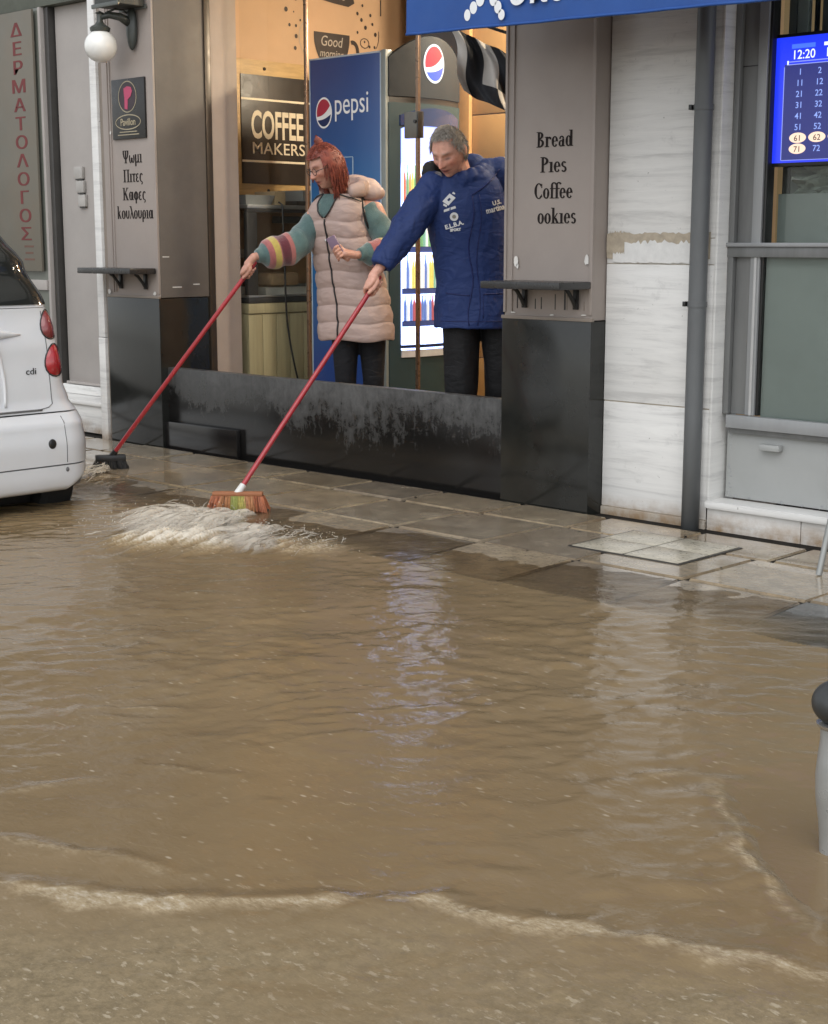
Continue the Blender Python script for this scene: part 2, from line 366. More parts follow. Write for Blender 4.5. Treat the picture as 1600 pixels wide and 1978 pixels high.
def make_water():
    st = .0115
    C0 = np.array([4.799, -5.6]); Rv = np.array(R_[:2]); Fv = -np.array(T_[:2])
    rr = np.arange(-3.3, 3.0, st); dd = np.arange(1.9, 8.4, st)
    r, d = np.meshgrid(rr, dd); x = C0[0]+Rv[0]*r+Fv[0]*d; y = C0[1]+Rv[1]*r+Fv[1]*d
    keep = (y < -.88) & (y > -6.2)
    w1 = .3*fbm(r*1.3, d*1.3, 2, 40)
    rid = lambda a, b, sd: 1-2*np.abs(fbm(a, b, 2, sd))
    h = .0050*fbm(r*1.7+w1, d*2.8, 2, 1)+.0024*fbm(r*4.8+w1*2, d*7.6, 2, 5)+.0010*rid(r*8+w1*3, d*12, 33)+.0026*fbm(r*13+w1*3, d*18, 2, 9)
    # chop is livelier where the brooms push the water, calmer near the kerb
    liv = .80+.45*fbm(r*.8, d*1.1, 2, 77)+.2*np.clip((r-.1)/.5, 0, 1)
    h = h*np.clip(liv, .35, 1.6)
    kerb = np.clip((-1.05-y)/.5, 0, 1); h = h*(.35+.65*kerb)
    foam = np.zeros_like(h); sand = np.zeros_like(h)
    def crest(pts, hh, wid, fo, seed, step=0., fl=.62):
        nonlocal h, foam
        wob = .020*fbm(x*6, y*6, 4, seed)
        s, al, L = seg_dist(x, y, pts); s = s+wob
        end = np.clip(np.minimum(al, L-al)/.25, 0, 1)
        ridge = np.where(s > 0, np.exp(-(s/(.55*wid))**2), np.exp(-(s/(1.5*wid))**2))
        teeth = .55+.6*fbm(x*16, y*16, 3, seed+3)
        h += end*ridge*hh*(.55+.55*np.clip(teeth, 0, 1.4)) + step*end/(1+np.exp(-s/.02))*np.exp(-np.clip(s, 0, 9)/.5)
        e0 = wid*1.15*(.75+.45*fbm(x*7, y*7, 3, seed+8)); prof = np.clip((s+e0)/(.50*wid), 0, 1)*np.clip((.003-s)/(.12*wid), 0, 1)
        strk = fbm(al*9+s*30, s*55, 3, seed+5)
        foam = np.maximum(foam, end*fo*prof*np.clip(fl+(.6 if fl < .9 else .38)*strk+.15*teeth, 0, 1.1))
        return s
    P = CREST
    s0 = crest(P['near'], .012, .070, .50, 11, fl=1.); crest(P['near2'], .009, .045, .36, 13); crest(P['mid'], .006, .03, .34, 17)
    crest(P['mid2'], .005, .024, .34, 18); crest(P['mid3'], .005, .02, .32, 19); crest(P['mid4'], .005, .02, .32, 20); crest(P['hump'], .016, .055, .42, 23, -.014, .75); crest(P['humptop'], .011, .045, .40, 29)
    sand = np.clip((-s0-.02)/.18, 0, 1) if SANDSIGN < 0 else np.clip((s0-.02)/.18, 0, 1)
    sand = np.clip(sand*(.8+.3*fbm(x*2, y*2, 3, 55)), 0, 1)
    h += sand*(.0016*fbm(r*24, d*30, 2, 71)+.0010*fbm(r*36, d*40, 1, 72))
    # churned mound where the broom throws the water
    ux, uy = .30, -.954
    for (cx, cy, la, lb, hh) in ((-.44, -1.70, .28, .20, .034), (-.22, -1.62, .24, .16, .022), (.10, -1.46, .16, .22, .012), (-1.95, -1.02, .2, .16, .010)):
        a = (x-cx)*ux+(y-cy)*uy; b = -(x-cx)*uy+(y-cy)*ux
        q = np.exp(-(a/la)**2-(b/lb)**2); q2 = np.exp(-((a/la)**2+(b/lb)**2)**2)
        rough = fbm(a*6, b*34, 4, 61); h += hh*q*(.55+.9*np.clip(rough+.2, -.3, 1.2))
        foam = np.maximum(foam, np.clip(q2*(.75+.8*rough)*min(1, hh/.03), 0, 1))
    edge = np.minimum(np.minimum(r-rr[0], rr[-1]-r), np.minimum(d-dd[0], dd[-1]-d)); ef = np.clip(edge/.5, 0, 1)
    z = WL+h*ef
    bed = np.where(y > -.85, 0, np.where(y > -1.37, (y+.85)*.035, -.14))
    depth = z-bed
    # tongues of muddy water run up between the flags
    silt = np.clip((depth+.0005+.009*fbm(x*2.2, y*3.0, 4, 91)*np.where(y > -1.5, 1, 0))/.028, 0, 1)
    silt = silt*silt*(3-2*silt); silt = np.maximum(silt, np.clip(foam*1.4, 0, 1))
    idx = -np.ones(x.shape, np.int64); idx[keep] = np.arange(keep.sum())
    vs_ = np.stack([x, y, z], -1)[keep]
    a, b, c, e = idx[:-1, :-1], idx[:-1, 1:], idx[1:, 1:], idx[1:, :-1]
    ok = (a >= 0) & (b >= 0) & (c >= 0) & (e >= 0); q = np.stack([a[ok], b[ok], c[ok], e[ok]], -1)
    me = bpy.data.meshes.new('flood_water')
    me.vertices.add(len(vs_)); me.vertices.foreach_set('co', vs_.astype(np.float32).ravel())
    me.loops.add(q.size); me.loops.foreach_set('vertex_index', q.astype(np.int32).ravel())
    me.polygons.add(len(q)); me.polygons.foreach_set('loop_start', np.arange(0, q.size, 4, dtype=np.int32)); me.update(calc_edges=True)
    me.polygons.foreach_set('use_smooth', [True]*len(q)); me.materials.append(M_water)
    for n, ar in (('foam', foam), ('sand', sand), ('silt', silt)): vfloat(me, n, np.clip(ar[keep], 0, 1))
    ob = bpy.data.objects.new('flood_water', me); COL.objects.link(ob); tag(ob, kind='structure')
    # the same flood further along the street
    o2 = MB().grid(lambda u, v: (-60+120*u, -60+58.2*v, WL-.006), 40, 20)
    ob2 = o2.build('far_flood_water', M_water); ob2.data.attributes.new('silt', 'FLOAT', 'POINT').data.foreach_set('value', [1.]*len(ob2.data.vertices)); tag(ob2, kind='structure')
CREST = {
'near': [(2.069, -4.220), (2.217, -4.130), (2.343, -4.066), (2.515, -3.966), (2.665, -3.854), (2.776, -3.724), (2.911, -3.571), (3.036, -3.546), (3.174, -3.496), (3.351, -3.415), (3.520, -3.336), (3.642, -3.297), (3.776, -3.257)],
'near2': [(1.878, -4.081), (2.028, -4.017), (2.144, -3.963), (2.258, -3.910), (2.410, -3.862), (2.503, -3.801)],
'mid': [(1.729, -3.921), (1.789, -3.792), (1.833, -3.677), (1.890, -3.597)],
'mid2': [(1.742, -3.586), (1.848, -3.537), (2.011, -3.440), (2.137, -3.349)],
'mid3': [(1.30, -3.42), (1.40, -3.30), (1.52, -3.19), (1.60, -3.12)], 'mid4': [(1.55, -3.75), (1.62, -3.64), (1.68, -3.52)],
'hump': [(2.906, -2.576), (3.044, -2.741), (3.208, -2.936), (3.313, -3.026), (3.474, -3.145), (3.598, -3.216)],
'humptop': [(2.778, -2.813), (2.804, -2.724), (2.829, -2.630), (2.902, -2.570)]}
SANDSIGN = -1
make_water()

# ------------------------------------------------------------------ cafe front
def drip_mat(name, base, grey, zlo, zhi, amt=1.):
    m, nt, p, o = nmat(name); v = pos(nt); vz = pos(nt, (14, 14, 2.6))
    f = noise_n(nt, pos(nt, (9, 9, 2.2)), 2.6, 6, .72, .8); g = noise_n(nt, v, 13, 10, .82, .4); g2 = noise_n(nt, v, 2.4, 3)
    sx = N(nt, 'ShaderNodeSeparateXYZ'); ge = N(nt, 'ShaderNodeNewGeometry'); nt.links.new(ge.outputs['Position'], sx.inputs[0])
    mr = N(nt, 'ShaderNodeMapRange'); mr.inputs[1].default_value = zlo; mr.inputs[2].default_value = zhi; mr.inputs[4].default_value = .42; nt.links.new(sx.outputs[2], mr.inputs[0])
    tot = mr.outputs[0]
    for q, w in ((f, .38), (g, .75), (g2, .40)):
        b = N(nt, 'ShaderNodeMath', operation='MULTIPLY_ADD'); nt.links.new(q, b.inputs[0]); b.inputs[1].default_value = w; nt.links.new(tot, b.inputs[2]); tot = b.outputs[0]
    mr2 = N(nt, 'ShaderNodeMapRange'); mr2.inputs[1].default_value = 1.02; mr2.inputs[2].default_value = 1.30; nt.links.new(tot, mr2.inputs[0])
    k = ramp(nt, mr2.outputs[0], [(.0, 0.), (.3, .35*amt), (.6, .7*amt), (1., amt)])
    nt.links.new(mix(nt, k, base, grey), p.inputs['Base Color'])
    nt.links.new(ramp(nt, k, [(0, .16), (.6, .55)]), p.inputs['Roughness']); seti(p, Specular_IOR_Level=.5)
    bump(nt, p, g, .12, .004)
    return m
M_taupe = pmat('taupe_paint', (.33, .285, .255), .55, var=.10, vs=3, bs=.06, bscale=90)
M_taupe_d = pmat('taupe_paint_scuffed', (.25, .21, .175), .55, var=.2, vs=4, bs=.08)
M_dado = pmat('black_granite_dado', (.020, .021, .019), .14, var=.35, vs=5, spec=.5, bs=.03, bscale=20, rvar=.08)
M_barrier = drip_mat('stained_black_slab', (.010, .0095, .009), (.085, .085, .083), -.05, .45)
M_blackmetal = pmat('black_metal', (.018, .018, .018), .35, var=.3)
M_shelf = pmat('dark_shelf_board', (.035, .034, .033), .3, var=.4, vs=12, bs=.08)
M_letter = pmat('dark_vinyl_letter', (.022, .017, .016), .8, var=.3, spec=.15)
M_plaster = pmat('pale_plaster', (.40, .37, .345), .7, var=.12, vs=2.5, bs=.1, bscale=40)
M_upper = pmat('upper_facade', (.42, .40, .37), .7, var=.2, vs=1.5)

shop = thing('cafe_front', (-1.1, .1, 0), 'taupe cafe shop front with black dado pillars either side of a wide doorway', 'shop front')
def pillar(x0, x1, y1, words, wx, wz, dz):
    p = bx('pillar', M_taupe, shop, x0, x1, .004, y1, dz+.004, 3.1, .006)
    bx('dado_panel', M_dado, p, x0-.006, x1-.16 if x0 > -1 else x1+.004, -.006, .38, -.02, dz, .003)
    return p
PL = pillar(-3.32, -2.78, .62, None, 0, 0, .92)
# right pillar: front face with a pale corner bead and the return side
PR = bx('pillar', M_taupe, shop, .0, .53, .004, .62, .904, 3.1, .006)
bx('dado_panel', M_dado, PR, -.006, .535, -.006, .3, -.02, .90, .003)
for (a, b) in ((-.002, .012), (.046, .052), (.515, .533)): bx('corner_bead', M_taupe, PR, a, b, -.004, .01, .93, 3.1, .002)
for (a, b) in ((-3.26, -3.25), (-3.235, -3.225), (-2.79, -2.777)): bx('corner_bead', M_taupe, PL, a, b, -.004, .01, .95, 3.1, .002)
bx('drip_edge', M_taupe_d, PR, -.008, .545, -.012, .006, .900, .916, .002); bx('drip_edge', M_taupe_d, PL, -3.325, -2.772, -.012, .006, .920, .936, .002)
# reveal of the left pillar beyond the metal channel, warm plaster
bx('door_channel', pmat('bronze_channel', (.06, .045, .032), .35, metal=.3), shop, -2.80, -2.765, .385, .43, .0, 3.1, .003)
bx('reveal_panel', pmat('pinkish_reveal', (.36, .29, .24), .6, var=.1), shop, -2.80, -2.772, .43, .64, .0, 3.1, .003)
bx('shaded_reveal_face', pmat('shaded_reveal_tone', (.135, .118, .102), .6, var=.15), shop, -2.782, -2.777, .014, .384, .926, 3.1, .001)  # thin slab over the taupe side, its shade put into a darker colour
bx('lintel', M_taupe, shop, -2.78, .0, .1, .62, 2.98, 3.3, .004)
bx('fascia', M_upper, shop, -3.32, .53, -.02, .62, 3.3, 4.0, .01)
# flood slab across the doorway and its lower ledge
bx('threshold_slab', M_barrier, shop, -2.776, -.008, .045, .105, -.02, .497, .005)
bx('threshold_ledge', drip_mat('ledge_slab', (.012, .011, .011), (.06, .06, .06), .1, .5), shop, -2.776, -2.08, .012, .043, -.02, .165, .006)
def chip(parent, x, z, w, h, y=-.0045):
    n = 9; poly = [(w*(.6+.4*random.random())*math.cos(6.283*i/n), h*(.6+.4*random.random())*math.sin(6.283*i/n)) for i in range(n)]
    return MB().prism(poly, lambda a, b, d: (x+a, y+.0015-d, z+b), .0016).build('paint_chip', M_chip, parent)
M_chip = pmat('bare_plaster_chip', (.72, .70, .66), .8)
for x, z, w, h in ((.075, 1.175, .016, .03), (.5, 1.185, .015, .032), (.085, 1.15, .01, .015), (.3, .925, .018, .004), (.06, .93, .02, .004), (.49, .93, .02, .005)): chip(PR, x, z, w, h)
for x, z, w, h in ((-3.3, .955, .02, .02), (-2.82, .95, .02, .015), (-3.23, 1.93, .012, .012)): chip(PL, x, z, w, h)
for y, z, l in ((.03, 1.17, .05), (.1, .985, .07), (.26, 1.0, .05)):
    MB().box(-2.7775, -2.7762, y, y+l, z, z+.006).build('paint_scratch', M_chip, PL)
for i in range(9):
    x = .06+random.random()*.43; MB().box(x, x+.005, .0025, .0045, .95, .98+random.random()*.08).build('grime_streak', M_shelf if i % 3 else M_taupe_d, PR)

# ---- serif lettering, drawn stroke by stroke
class Glyph:
    def __init__(s): s.st = []
    def bar(s, x0, y0, x1, y1, w):                # slanted or upright stroke, w measured horizontally
        s.st.append([(x0-w/2, y0), (x0+w/2, y0), (x1+w/2, y1), (x1-w/2, y1)]); return s
    def rect(s, x0, y0, x1, y1): s.st.append([(x0, y0), (x1, y0), (x1, y1), (x0, y1)]); return s
    def ser(s, x, y, w=.17): return s.rect(x-w, y, x+w, y+.035) if y < .2 else s.rect(x-w, y-.035, x+w, y)
    def arc(s, cx, cy, rx, ry, a0, a1, thick=.15, thin=.04):
        n = max(4, int(abs(a1-a0)/18)); o = []; q = []
        for i in range(n+1):
            t = math.radians(a0+(a1-a0)*i/n); w = thin+(thick-thin)*abs(math.cos(t))**1.3
            o.append((cx+rx*math.cos(t), cy+ry*math.sin(t))); q.append((cx+(rx-w)*math.cos(t), cy+(ry-min(w, ry*.6)*.8-.01)*math.sin(t)))
        for i in range(n): s.st.append([o[i], o[i+1], q[i+1], q[i]])
        return s
    def stem(s, x, y0, y1, b=True, t=True, w=.14):
        s.rect(x-w/2, y0, x+w/2, y1)
        if b: s.rect(x-.15, y0, x+.15, y0+.035)
        if t: s.rect(x-.15, y1-.035, x+w/2, y1)
        return s
def G():
    X = .48
    g = {}
    g['B'] = (Glyph().stem(.16, 0, .72).arc(.2, .55, .27, .17, -90, 90).arc(.2, .19, .32, .195, -90, 90), .58)
    g['P'] = (Glyph().stem(.16, 0, .72).arc(.2, .53, .32, .19, -90, 90), .56)
    g['C'] = (Glyph().arc(.33, .36, .30, .375, 48, 312).rect(.52, .5, .56, .70).rect(.52, .08, .56, .2), .62)
    g['r'] = (Glyph().stem(.15, 0, X).arc(.32, .34, .12, .14, 20, 150, .06, .05).arc(.38, .40, .06, .06, 0, 360, .06, .055), .46)
    g['e'] = (Glyph().arc(.23, .24, .21, .25, 0, 318).rect(.1, .24, .44, .275), .47)
    g['a'] = (Glyph().arc(.2, .14, .17, .15, 0, 360, .12).rect(.27, 0, .40, .36).arc(.23, .34, .17, .15, 20, 175, .10, .05).rect(.38, 0, .46, .04), .48)
    g['d'] = (Glyph().arc(.22, .24, .20, .25, 0, 360).stem(.40, 0, .74, False).rect(.4, 0, .52, .035), .54)
    g['o'] = (Glyph().arc(.24, .24, .22, .25, 0, 360), .48)
    g['\u0131'] = (Glyph().stem(.15, 0, X), .30)
    g['s'] = (Glyph().arc(.19, .355, .16, .135, 30, 275, .12, .055).arc(.19, .125, .17, .14, -150, 95, .12, .055), .40)
    g['f'] = (Glyph().stem(.16, 0, .60, True, False).arc(.3, .60, .21, .16, 30, 180, .13, .05).rect(.02, X-.04, .36, X), .34)
    g['k'] = (Glyph().stem(.15, 0, .74).bar(.2, .22, .42, X, .06).bar(.28, .27, .45, 0, .15).ser(.46, 0, .12), .56)
    g['\u03a8'] = (Glyph().stem(.36, 0, .72, True, False).rect(.22, .685, .5, .72).arc(.36, .52, .3, .32, 180, 360, .12, .05).rect(.03, .5, .16, .72).rect(.56, .5, .69, .72), .74)
    g['\u03c9'] = (Glyph().arc(.2, .24, .18, .25, 120, 375, .13, .05).arc(.5, .24, .18, .25, 165, 420, .13, .05), .70)
    g['\u03bc'] = (Glyph().rect(.06, -.2, .19, X).arc(.27, .16, .17, .17, 180, 350, .08, .05).rect(.36, 0, .49, X).rect(.45, 0, .56, .04), .58)
    g['\u03b9'] = g['\u0131']
    g['\u03a0'] = (Glyph().stem(.16, 0, .72).stem(.58, 0, .72).rect(.02, .685, .72, .72), .76)
    g['\u03c4'] = (Glyph().rect(.13, 0, .26, X-.03).rect(.0, X-.07, .40, X).rect(.2, 0, .34, .04), .42)
    g['\u03b5'] = (Glyph().arc(.21, .355, .17, .135, 45, 280, .12, .05).arc(.21, .13, .19, .145, 80, 315, .12, .05), .42)
    g['\u03c2'] = (Glyph().arc(.24, .24, .21, .25, 45, 270, .14, .05).arc(.24, -.06, .13, .10, -90, 90, .07, .05), .42)
    g['\u039a'] = (Glyph().stem(.16, 0, .72).bar(.22, .30, .52, .70, .07).bar(.30, .42, .56, 0, .17).ser(.57, 0, .14).ser(.53, .72, .12), .72)
    g['\u03b1'] = (Glyph().arc(.22, .24, .20, .25, 0, 360).rect(.36, 0, .48, X).rect(.44, 0, .55, .04), .54)
    g['\u03c6'] = (Glyph().arc(.28, .24, .25, .25, 0, 360, .12).rect(.22, -.2, .34, .5), .56)
    g['\u03bf'] = g['o']
    g['\u03c5'] = (Glyph().rect(.05, .2, .18, X).arc(.25, .2, .2, .2, 180, 350, .13, .05).rect(.36, .18, .46, X), .50)
    g['\u03bb'] = (Glyph().bar(.06, 0, .27, .45, .07).bar(.14, .72, .44, 0, .13).rect(.02, .69, .2, .73), .50)
    g['\u03c1'] = (Glyph().arc(.26, .24, .21, .25, 0, 360).rect(.04, -.2, .17, .28), .50)
    g['h'] = (Glyph().rect(.06, 0, .19, .74).bar(.16, .2, .36, X, .07).bar(.24, .28, .42, 0, .14).rect(.0, .71, .2, .74), .54)
    return g
GL = G()
def serif(word, parent, x, z, size, width, y=-.004):
    tot = sum(GL[c][1] for c in word); sx = width/tot; b = MB(); cx = x; k = 0
    for c in word:
        for st in GL[c][0].st:
            k += 1; dd = .0016+.00012*(k % 9)
            b.prism(st, lambda a, bb, d: (cx+a*sx, y+.0002-d, z+bb*size), dd)
        cx += GL[c][1]*sx
    return b.build('lettering', M_letter, parent)
for w, x0, x1, z in (('Bread', .187, .405, 1.700), ('P\u0131es', .212, .372, 1.585), ('Coffee', .177, .408, 1.465), ('ook\u0131es', .198, .432, 1.350)): serif(w, PR, x0, z, .098, x1-x0, .0035)
for w, x0, x1, z in (('\u03a8\u03c9\u03bc\u03b9', -3.118, -2.918, 1.742), ('\u03a0\u03b9\u03c4\u03b5\u03c2', -3.118, -2.915, 1.627), ('\u039a\u03b1\u03c6\u03b5\u03c2', -3.13, -2.890, 1.518), ('h\u03bf\u03c5\u03bb\u03bf\u03c5\u03c1\u03b9\u03b1', -3.195, -2.82, 1.405)): serif(w, PL, x0, z, .105, x1-x0, .0035)

# ---- small square sign on the left pillar
sg = thing('pillar_sign', (-3.03, -.003, 1.88), 'small black square sign with pink P emblem on the left pillar', 'sign')
M_sgblk = pmat('sign_black', (.018, .017, .016), .3); M_gold = pmat('dull_gold_print', (.42, .36, .24), .5); M_pink = pmat('pink_print', (.55, .07, .16), .5)
bx('plate', M_sgblk, sg, -3.196, -2.857, -.010, .004, 1.885, 2.243, .003)
def ring2(name, m, parent, cx, cz, rx, rz, w, y, n=36, a0=0, a1=360):
    b = MB(); t = [math.radians(a0+(a1-a0)*i/n) for i in range(n+1)]
    b.add([(cx+(rx+q*w)*math.cos(a), y, cz+(rz+q*w)*math.sin(a)) for a in t for q in (0, 1)], [(2*i, 2*i+1, 2*i+3, 2*i+2) for i in range(n)])
    return b.build(name, m, parent)
ring2('oval_line', M_gold, sg, -3.03, 2.135, .088, .088, .006, -.0115); ring2('text_frame', M_gold, sg, -3.03, 1.985, .125, .040, .006, -.0115)
MB().grid(lambda u, v: (-3.03+.085*v*math.cos(u*6.2832), -.011, 2.135+.085*v*math.sin(u*6.2832)), 32, 1).build('oval_field', pmat('plum', (.03, .012, .02), .4), sg)
b = MB(); fx = lambda a, c, d: (-3.03+a, -.0115-d, 2.135+c)
b.prism([(-.03, -.07), (.0, -.075), (.005, -.02), (-.028, .0)], fx, .001); b.prism([(-.03, .0), (.0, -.02), (.035, .0), (.052, .03), (.04, .055), (.0, .062), (-.035, .05)], fx, .0014)
b.build('emblem', M_pink, sg)
text('sign_lettering', 'Pavillon', M_gold, sg, (-3.03, -.0115, 1.966), (1, 0, 0), (0, 0, 1), (0, -1, 0), .06, .85, .015, .001, 'CENTER')
for z, w in ((1.925, .09), (1.908, .11)): MB().box(-3.03-w, -3.03+w, -.0115, -.0105, z, z+.005).build('small_print', M_gold, sg)

# ---- stand-up shelves
def shelf(x0, x1, z, dep, label, bxs):
    t = thing('wall_shelf', ((x0+x1)/2, 0, z), label, 'shelf', 'stand-up shelves on the pillars')
    bx('board', M_shelf, t, x0, x1, -dep, -.005, z-.035, z, .006)
    for xb in bxs:
        b = MB(); b.box(xb-.012, xb+.012, -.022, -.005, z-.13, z-.036); b.tube([(xb, -.016, z-.12), (xb, -.035, z-.09), (xb, -.07, z-.05), (xb, -.09, z-.037)], .010, 8)
        b.build('bracket', M_blackmetal, t, bevel=.002)
shelf(.055, .53, 1.085, .24, 'dark shelf board on two brackets on the right pillar below the English words', (.14, .45))
shelf(-3.36, -2.80, 1.105, .20, 'dark shelf board on two brackets on the left pillar below the Greek words', (-3.16, -2.90))

# ---- globe wall lamp and box sign above it
M_lampgrey = pmat('dark_green_cast_metal', (.055, .062, .055), .4, var=.3)
lamp = thing('wall_lamp', (-3.02, -.02, 2.4), 'white glass globe wall lamp on a dark cast bracket, unlit', 'lamp')
def globe_mat():
    m, nt, p, o = nmat('opal_glass'); seti(p, Base_Color=(.80, .80, .77), Roughness=.12, Subsurface_Weight=.3, Coat_Weight=.3); p.inputs['Subsurface Radius'].default_value = (.05, .05, .05); return m
MB().ball((-3.06, -.17, 2.42), (.098, .098, .096), 32, 20).build('globe', globe_mat(), lamp, smooth=True)
b = MB(); b.lathe([(.0, 0), (.058, 0), (.062, .02), (.05, .03), (.03, .04), (.018, .06), (.018, .10), (.03, .105), (.0, .12)], (-3.06, -.17, 2.505), 20)
b.build('gallery', M_lampgrey, lamp, smooth=True, auto=40)
b = MB(); b.tube([(-3.06, -.17, 2.585), (-3.02, -.13, 2.60), (-2.98, -.08, 2.59), (-2.955, -.03, 2.56)], [.016, .02, .024, .03], 10)
b.tube([(-3.03, -.15, 2.61), (-3.0, -.1, 2.635), (-2.975, -.06, 2.63), (-2.96, -.02, 2.60)], .006, 6); b.build('arm', M_lampgrey, lamp, smooth=True)
b = MB(); b.ball((-2.95, -.02, 2.53), (.045, .028, .13), 16, 14); b.build('wall_plate', M_lampgrey, lamp, smooth=True)
bs_ = thing('box_sign', (-3.2, -.2, 2.62), 'underside of a dark framed box sign above the globe lamp', 'sign')
b = MB().box(-3.07, -2.82, -.2, -.02, 2.64, 3.0); b.build('case', pmat('sign_case', (.05, .055, .05), .5), bs_, bevel=.006)
for q in ((-3.08, -2.81, -.215, -.202, 2.63, 2.655), (-3.08, -2.81, -.018, -.006, 2.63, 2.655)): bx('rim', pmat('sign_rim', (.12, .13, .12), .35, metal=.5), bs_, *q)

# ---- blue awning valance
aw = thing('awning', (.9, -.7, 2.2), 'royal blue canvas awning with white dotted figure and lettering', 'awning')
M_aw = pmat('blue_canvas', (.012, .075, .30), .55, var=.18, vs=4, bs=.25, bscale=240, c2=(.010, .062, .26))
A0 = Vector((-.078, -.6, 2.174)); A1 = Vector((2.7, -.6, 2.108))
def awf(u, v):
    p = A0.lerp(A1, u); w = .006*math.sin(u*31+v*2)+.004*math.sin(u*73)
    return (p.x, p.y+w*(1-v)-.05*v*0, p.z+v*.62)
b = MB(); b.grid(awf, 60, 8); b.grid(lambda u, v: (awf(u, v)[0], awf(u, v)[1]+.003, awf(u, v)[2]), 60, 8); b.build('valance', M_aw, aw, smooth=True)
b = MB(); b.tube([Vector(awf(i/40, 0))+Vector((0, -.001, .004)) for i in range(41)], .006, 8); b.build('hem', M_aw, aw, smooth=True)
b = MB(); b.grid(lambda u, v: (A0.x+(A1.x-A0.x)*u, -.6+.62*v, A0.z+(A1.z-A0.z)*u+.62+.5*v), 30, 6); b.build('canopy', M_aw, aw, smooth=True)
M_wp = pmat('white_print', (.78, .80, .82), .5, var=.05)
vx, vz = (A1-A0).normalized(), Z_
def awp(s, h): return A0+vx*s+Z_*h+Vector((0, -.009, 0))
for s, h, rx, rz in ((.375, .038, .018, .024), (.410, .066, .021, .026), (.448, .098, .024, .030), (.478, .135, .022, .03), (.522, .092, .021, .028), (.503, .13, .02, .03), (.548, .058, .020, .026), (.568, .026, .018, .022)):
    c = awp(s, h+.02); MB().grid(lambda u, v: c+vx*(rx*v*math.cos(u*6.2832))+Z_*(rz*v*math.sin(u*6.2832)), 20, 1).build('figure_dot', M_wp, aw)
text('lettering', '\u03bf\u03c0\u03b1\u03c0', M_wp, aw, awp(.600, .082), vx, Z_, (0, -1, 0), .19, .95, .016, .001, shear=.15)
# white painted strip, marble jamb left of the left pillar
jam = thing('marble_jamb', (-3.39, .05, 0), 'narrow white marble door jamb left of the left pillar', 'jamb')
def marble(name, c, stain, vs=1.6, hline=True):
    m, nt, p, o = nmat(name); v = pos(nt, (1.2, 1.2, 14)); v2 = pos(nt)
    f = noise_n(nt, v, vs, 7, .7, .5)
    col = mix(nt, ramp(nt, f, [(.36, 0.), (.52, .25), (.66, .9)]), c, tuple(x*.70 for x in c))
    g = noise_n(nt, v2, 7, 6, .7); col = mix(nt, ramp(nt, g, [(.60, 0.), (.72, .45)]), col, tuple(x*.55 for x in c))
    s = noise_n(nt, v2, 38, 3); col = mix(nt, ramp(nt, s, [(.70, 0.), (.76, .7)]), col, (.16, .15, .13))
    sx = N(nt, 'ShaderNodeSeparateXYZ'); ge = N(nt, 'ShaderNodeNewGeometry'); nt.links.new(ge.outputs['Position'], sx.inputs[0])
    mr = N(nt, 'ShaderNodeMapRange'); mr.inputs[1].default_value = .10; mr.inputs[2].default_value = .0; nt.links.new(sx.outputs[2], mr.inputs[0])
    mm = N(nt, 'ShaderNodeMath', operation='MULTIPLY'); nt.links.new(mr.outputs[0], mm.inputs[0]); nt.links.new(ramp(nt, g, [(.3, 0.), (.6, 1.)]), mm.inputs[1])
    col = mix(nt, mm.outputs[0], col, stain)
    nt.links.new(col, p.inputs['Base Color']); nt.links.new(ramp(nt, f, [(.3, .28), (.7, .55)]), p.inputs['Roughness'])
    bump(nt, p, f, .10, .006); bump(nt, p, g, .05, .004)
    return m
M_marble = marble('worn_white_marble', (.76, .755, .73), (.34, .23, .13))
bx('upper_block', M_marble, jam, -3.442, -3.372, .0, .14, .66, 3.3, .004); bx('groove', M_taupe_d, jam, -3.371, -3.328, .02, .14, .0, 3.3, .002); bx('lower_block', M_marble, jam, -3.444, -3.372, -.002, .14, -.02, .655, .004)
# ------------------------------------------------------------------ cafe interior
M_peach = pmat('peach_wall', (.54, .355, .215), .75, var=.10, vs=2, bs=.05)
M_orange = pmat('orange_wall', (.60, .35, .14), .7, var=.12, vs=2)
M_pine = pmat('pine_wood', (.55, .36, .15), .5, sc=(1, 1, 9), vs=5, var=.3, bs=.06)
M_ceil = pmat('interior_ceiling', (.6, .55, .48), .8)
FZ = .12
tag(MB().box(-3.4, 1.0, .11, 4.2, -.03, FZ).build('shop_floor', pmat('beige_floor_tile', (.35, .3, .25), .3)), kind='structure')
tag(MB().box(-3.42, -3.30, .63, 4.2, FZ, 3.2).build('interior_wall', M_peach), kind='structure')
tag(MB().box(-3.30, 1.0, 4.1, 4.2, FZ, 3.2).build('interior_wall', M_peach), kind='structure')
tag(MB().box(-3.3, 1.0, .63, 4.1, 3.05, 3.15).build('interior_ceiling', M_ceil), kind='structure')
tag(MB().box(.62, .72, .31, 4.1, -.02, 3.28).build('interior_wall', M_orange), kind='structure')
# orange panelled partition behind the man
par = thing('partition', (-.9, 2.3, FZ), 'bright orange boarded partition behind the man in the doorway', 'partition')
for i in range(9): bx('board', M_orange, par, -2.30, .6, 2.30, 2.33, FZ+.02+i*.33, FZ+.02+i*.33+.322, .004)
bx('post', pmat('amber_post', (.50, .27, .10), .6), par, -2.37, -2.27, 2.26, 2.295, FZ, 3.04, .005)
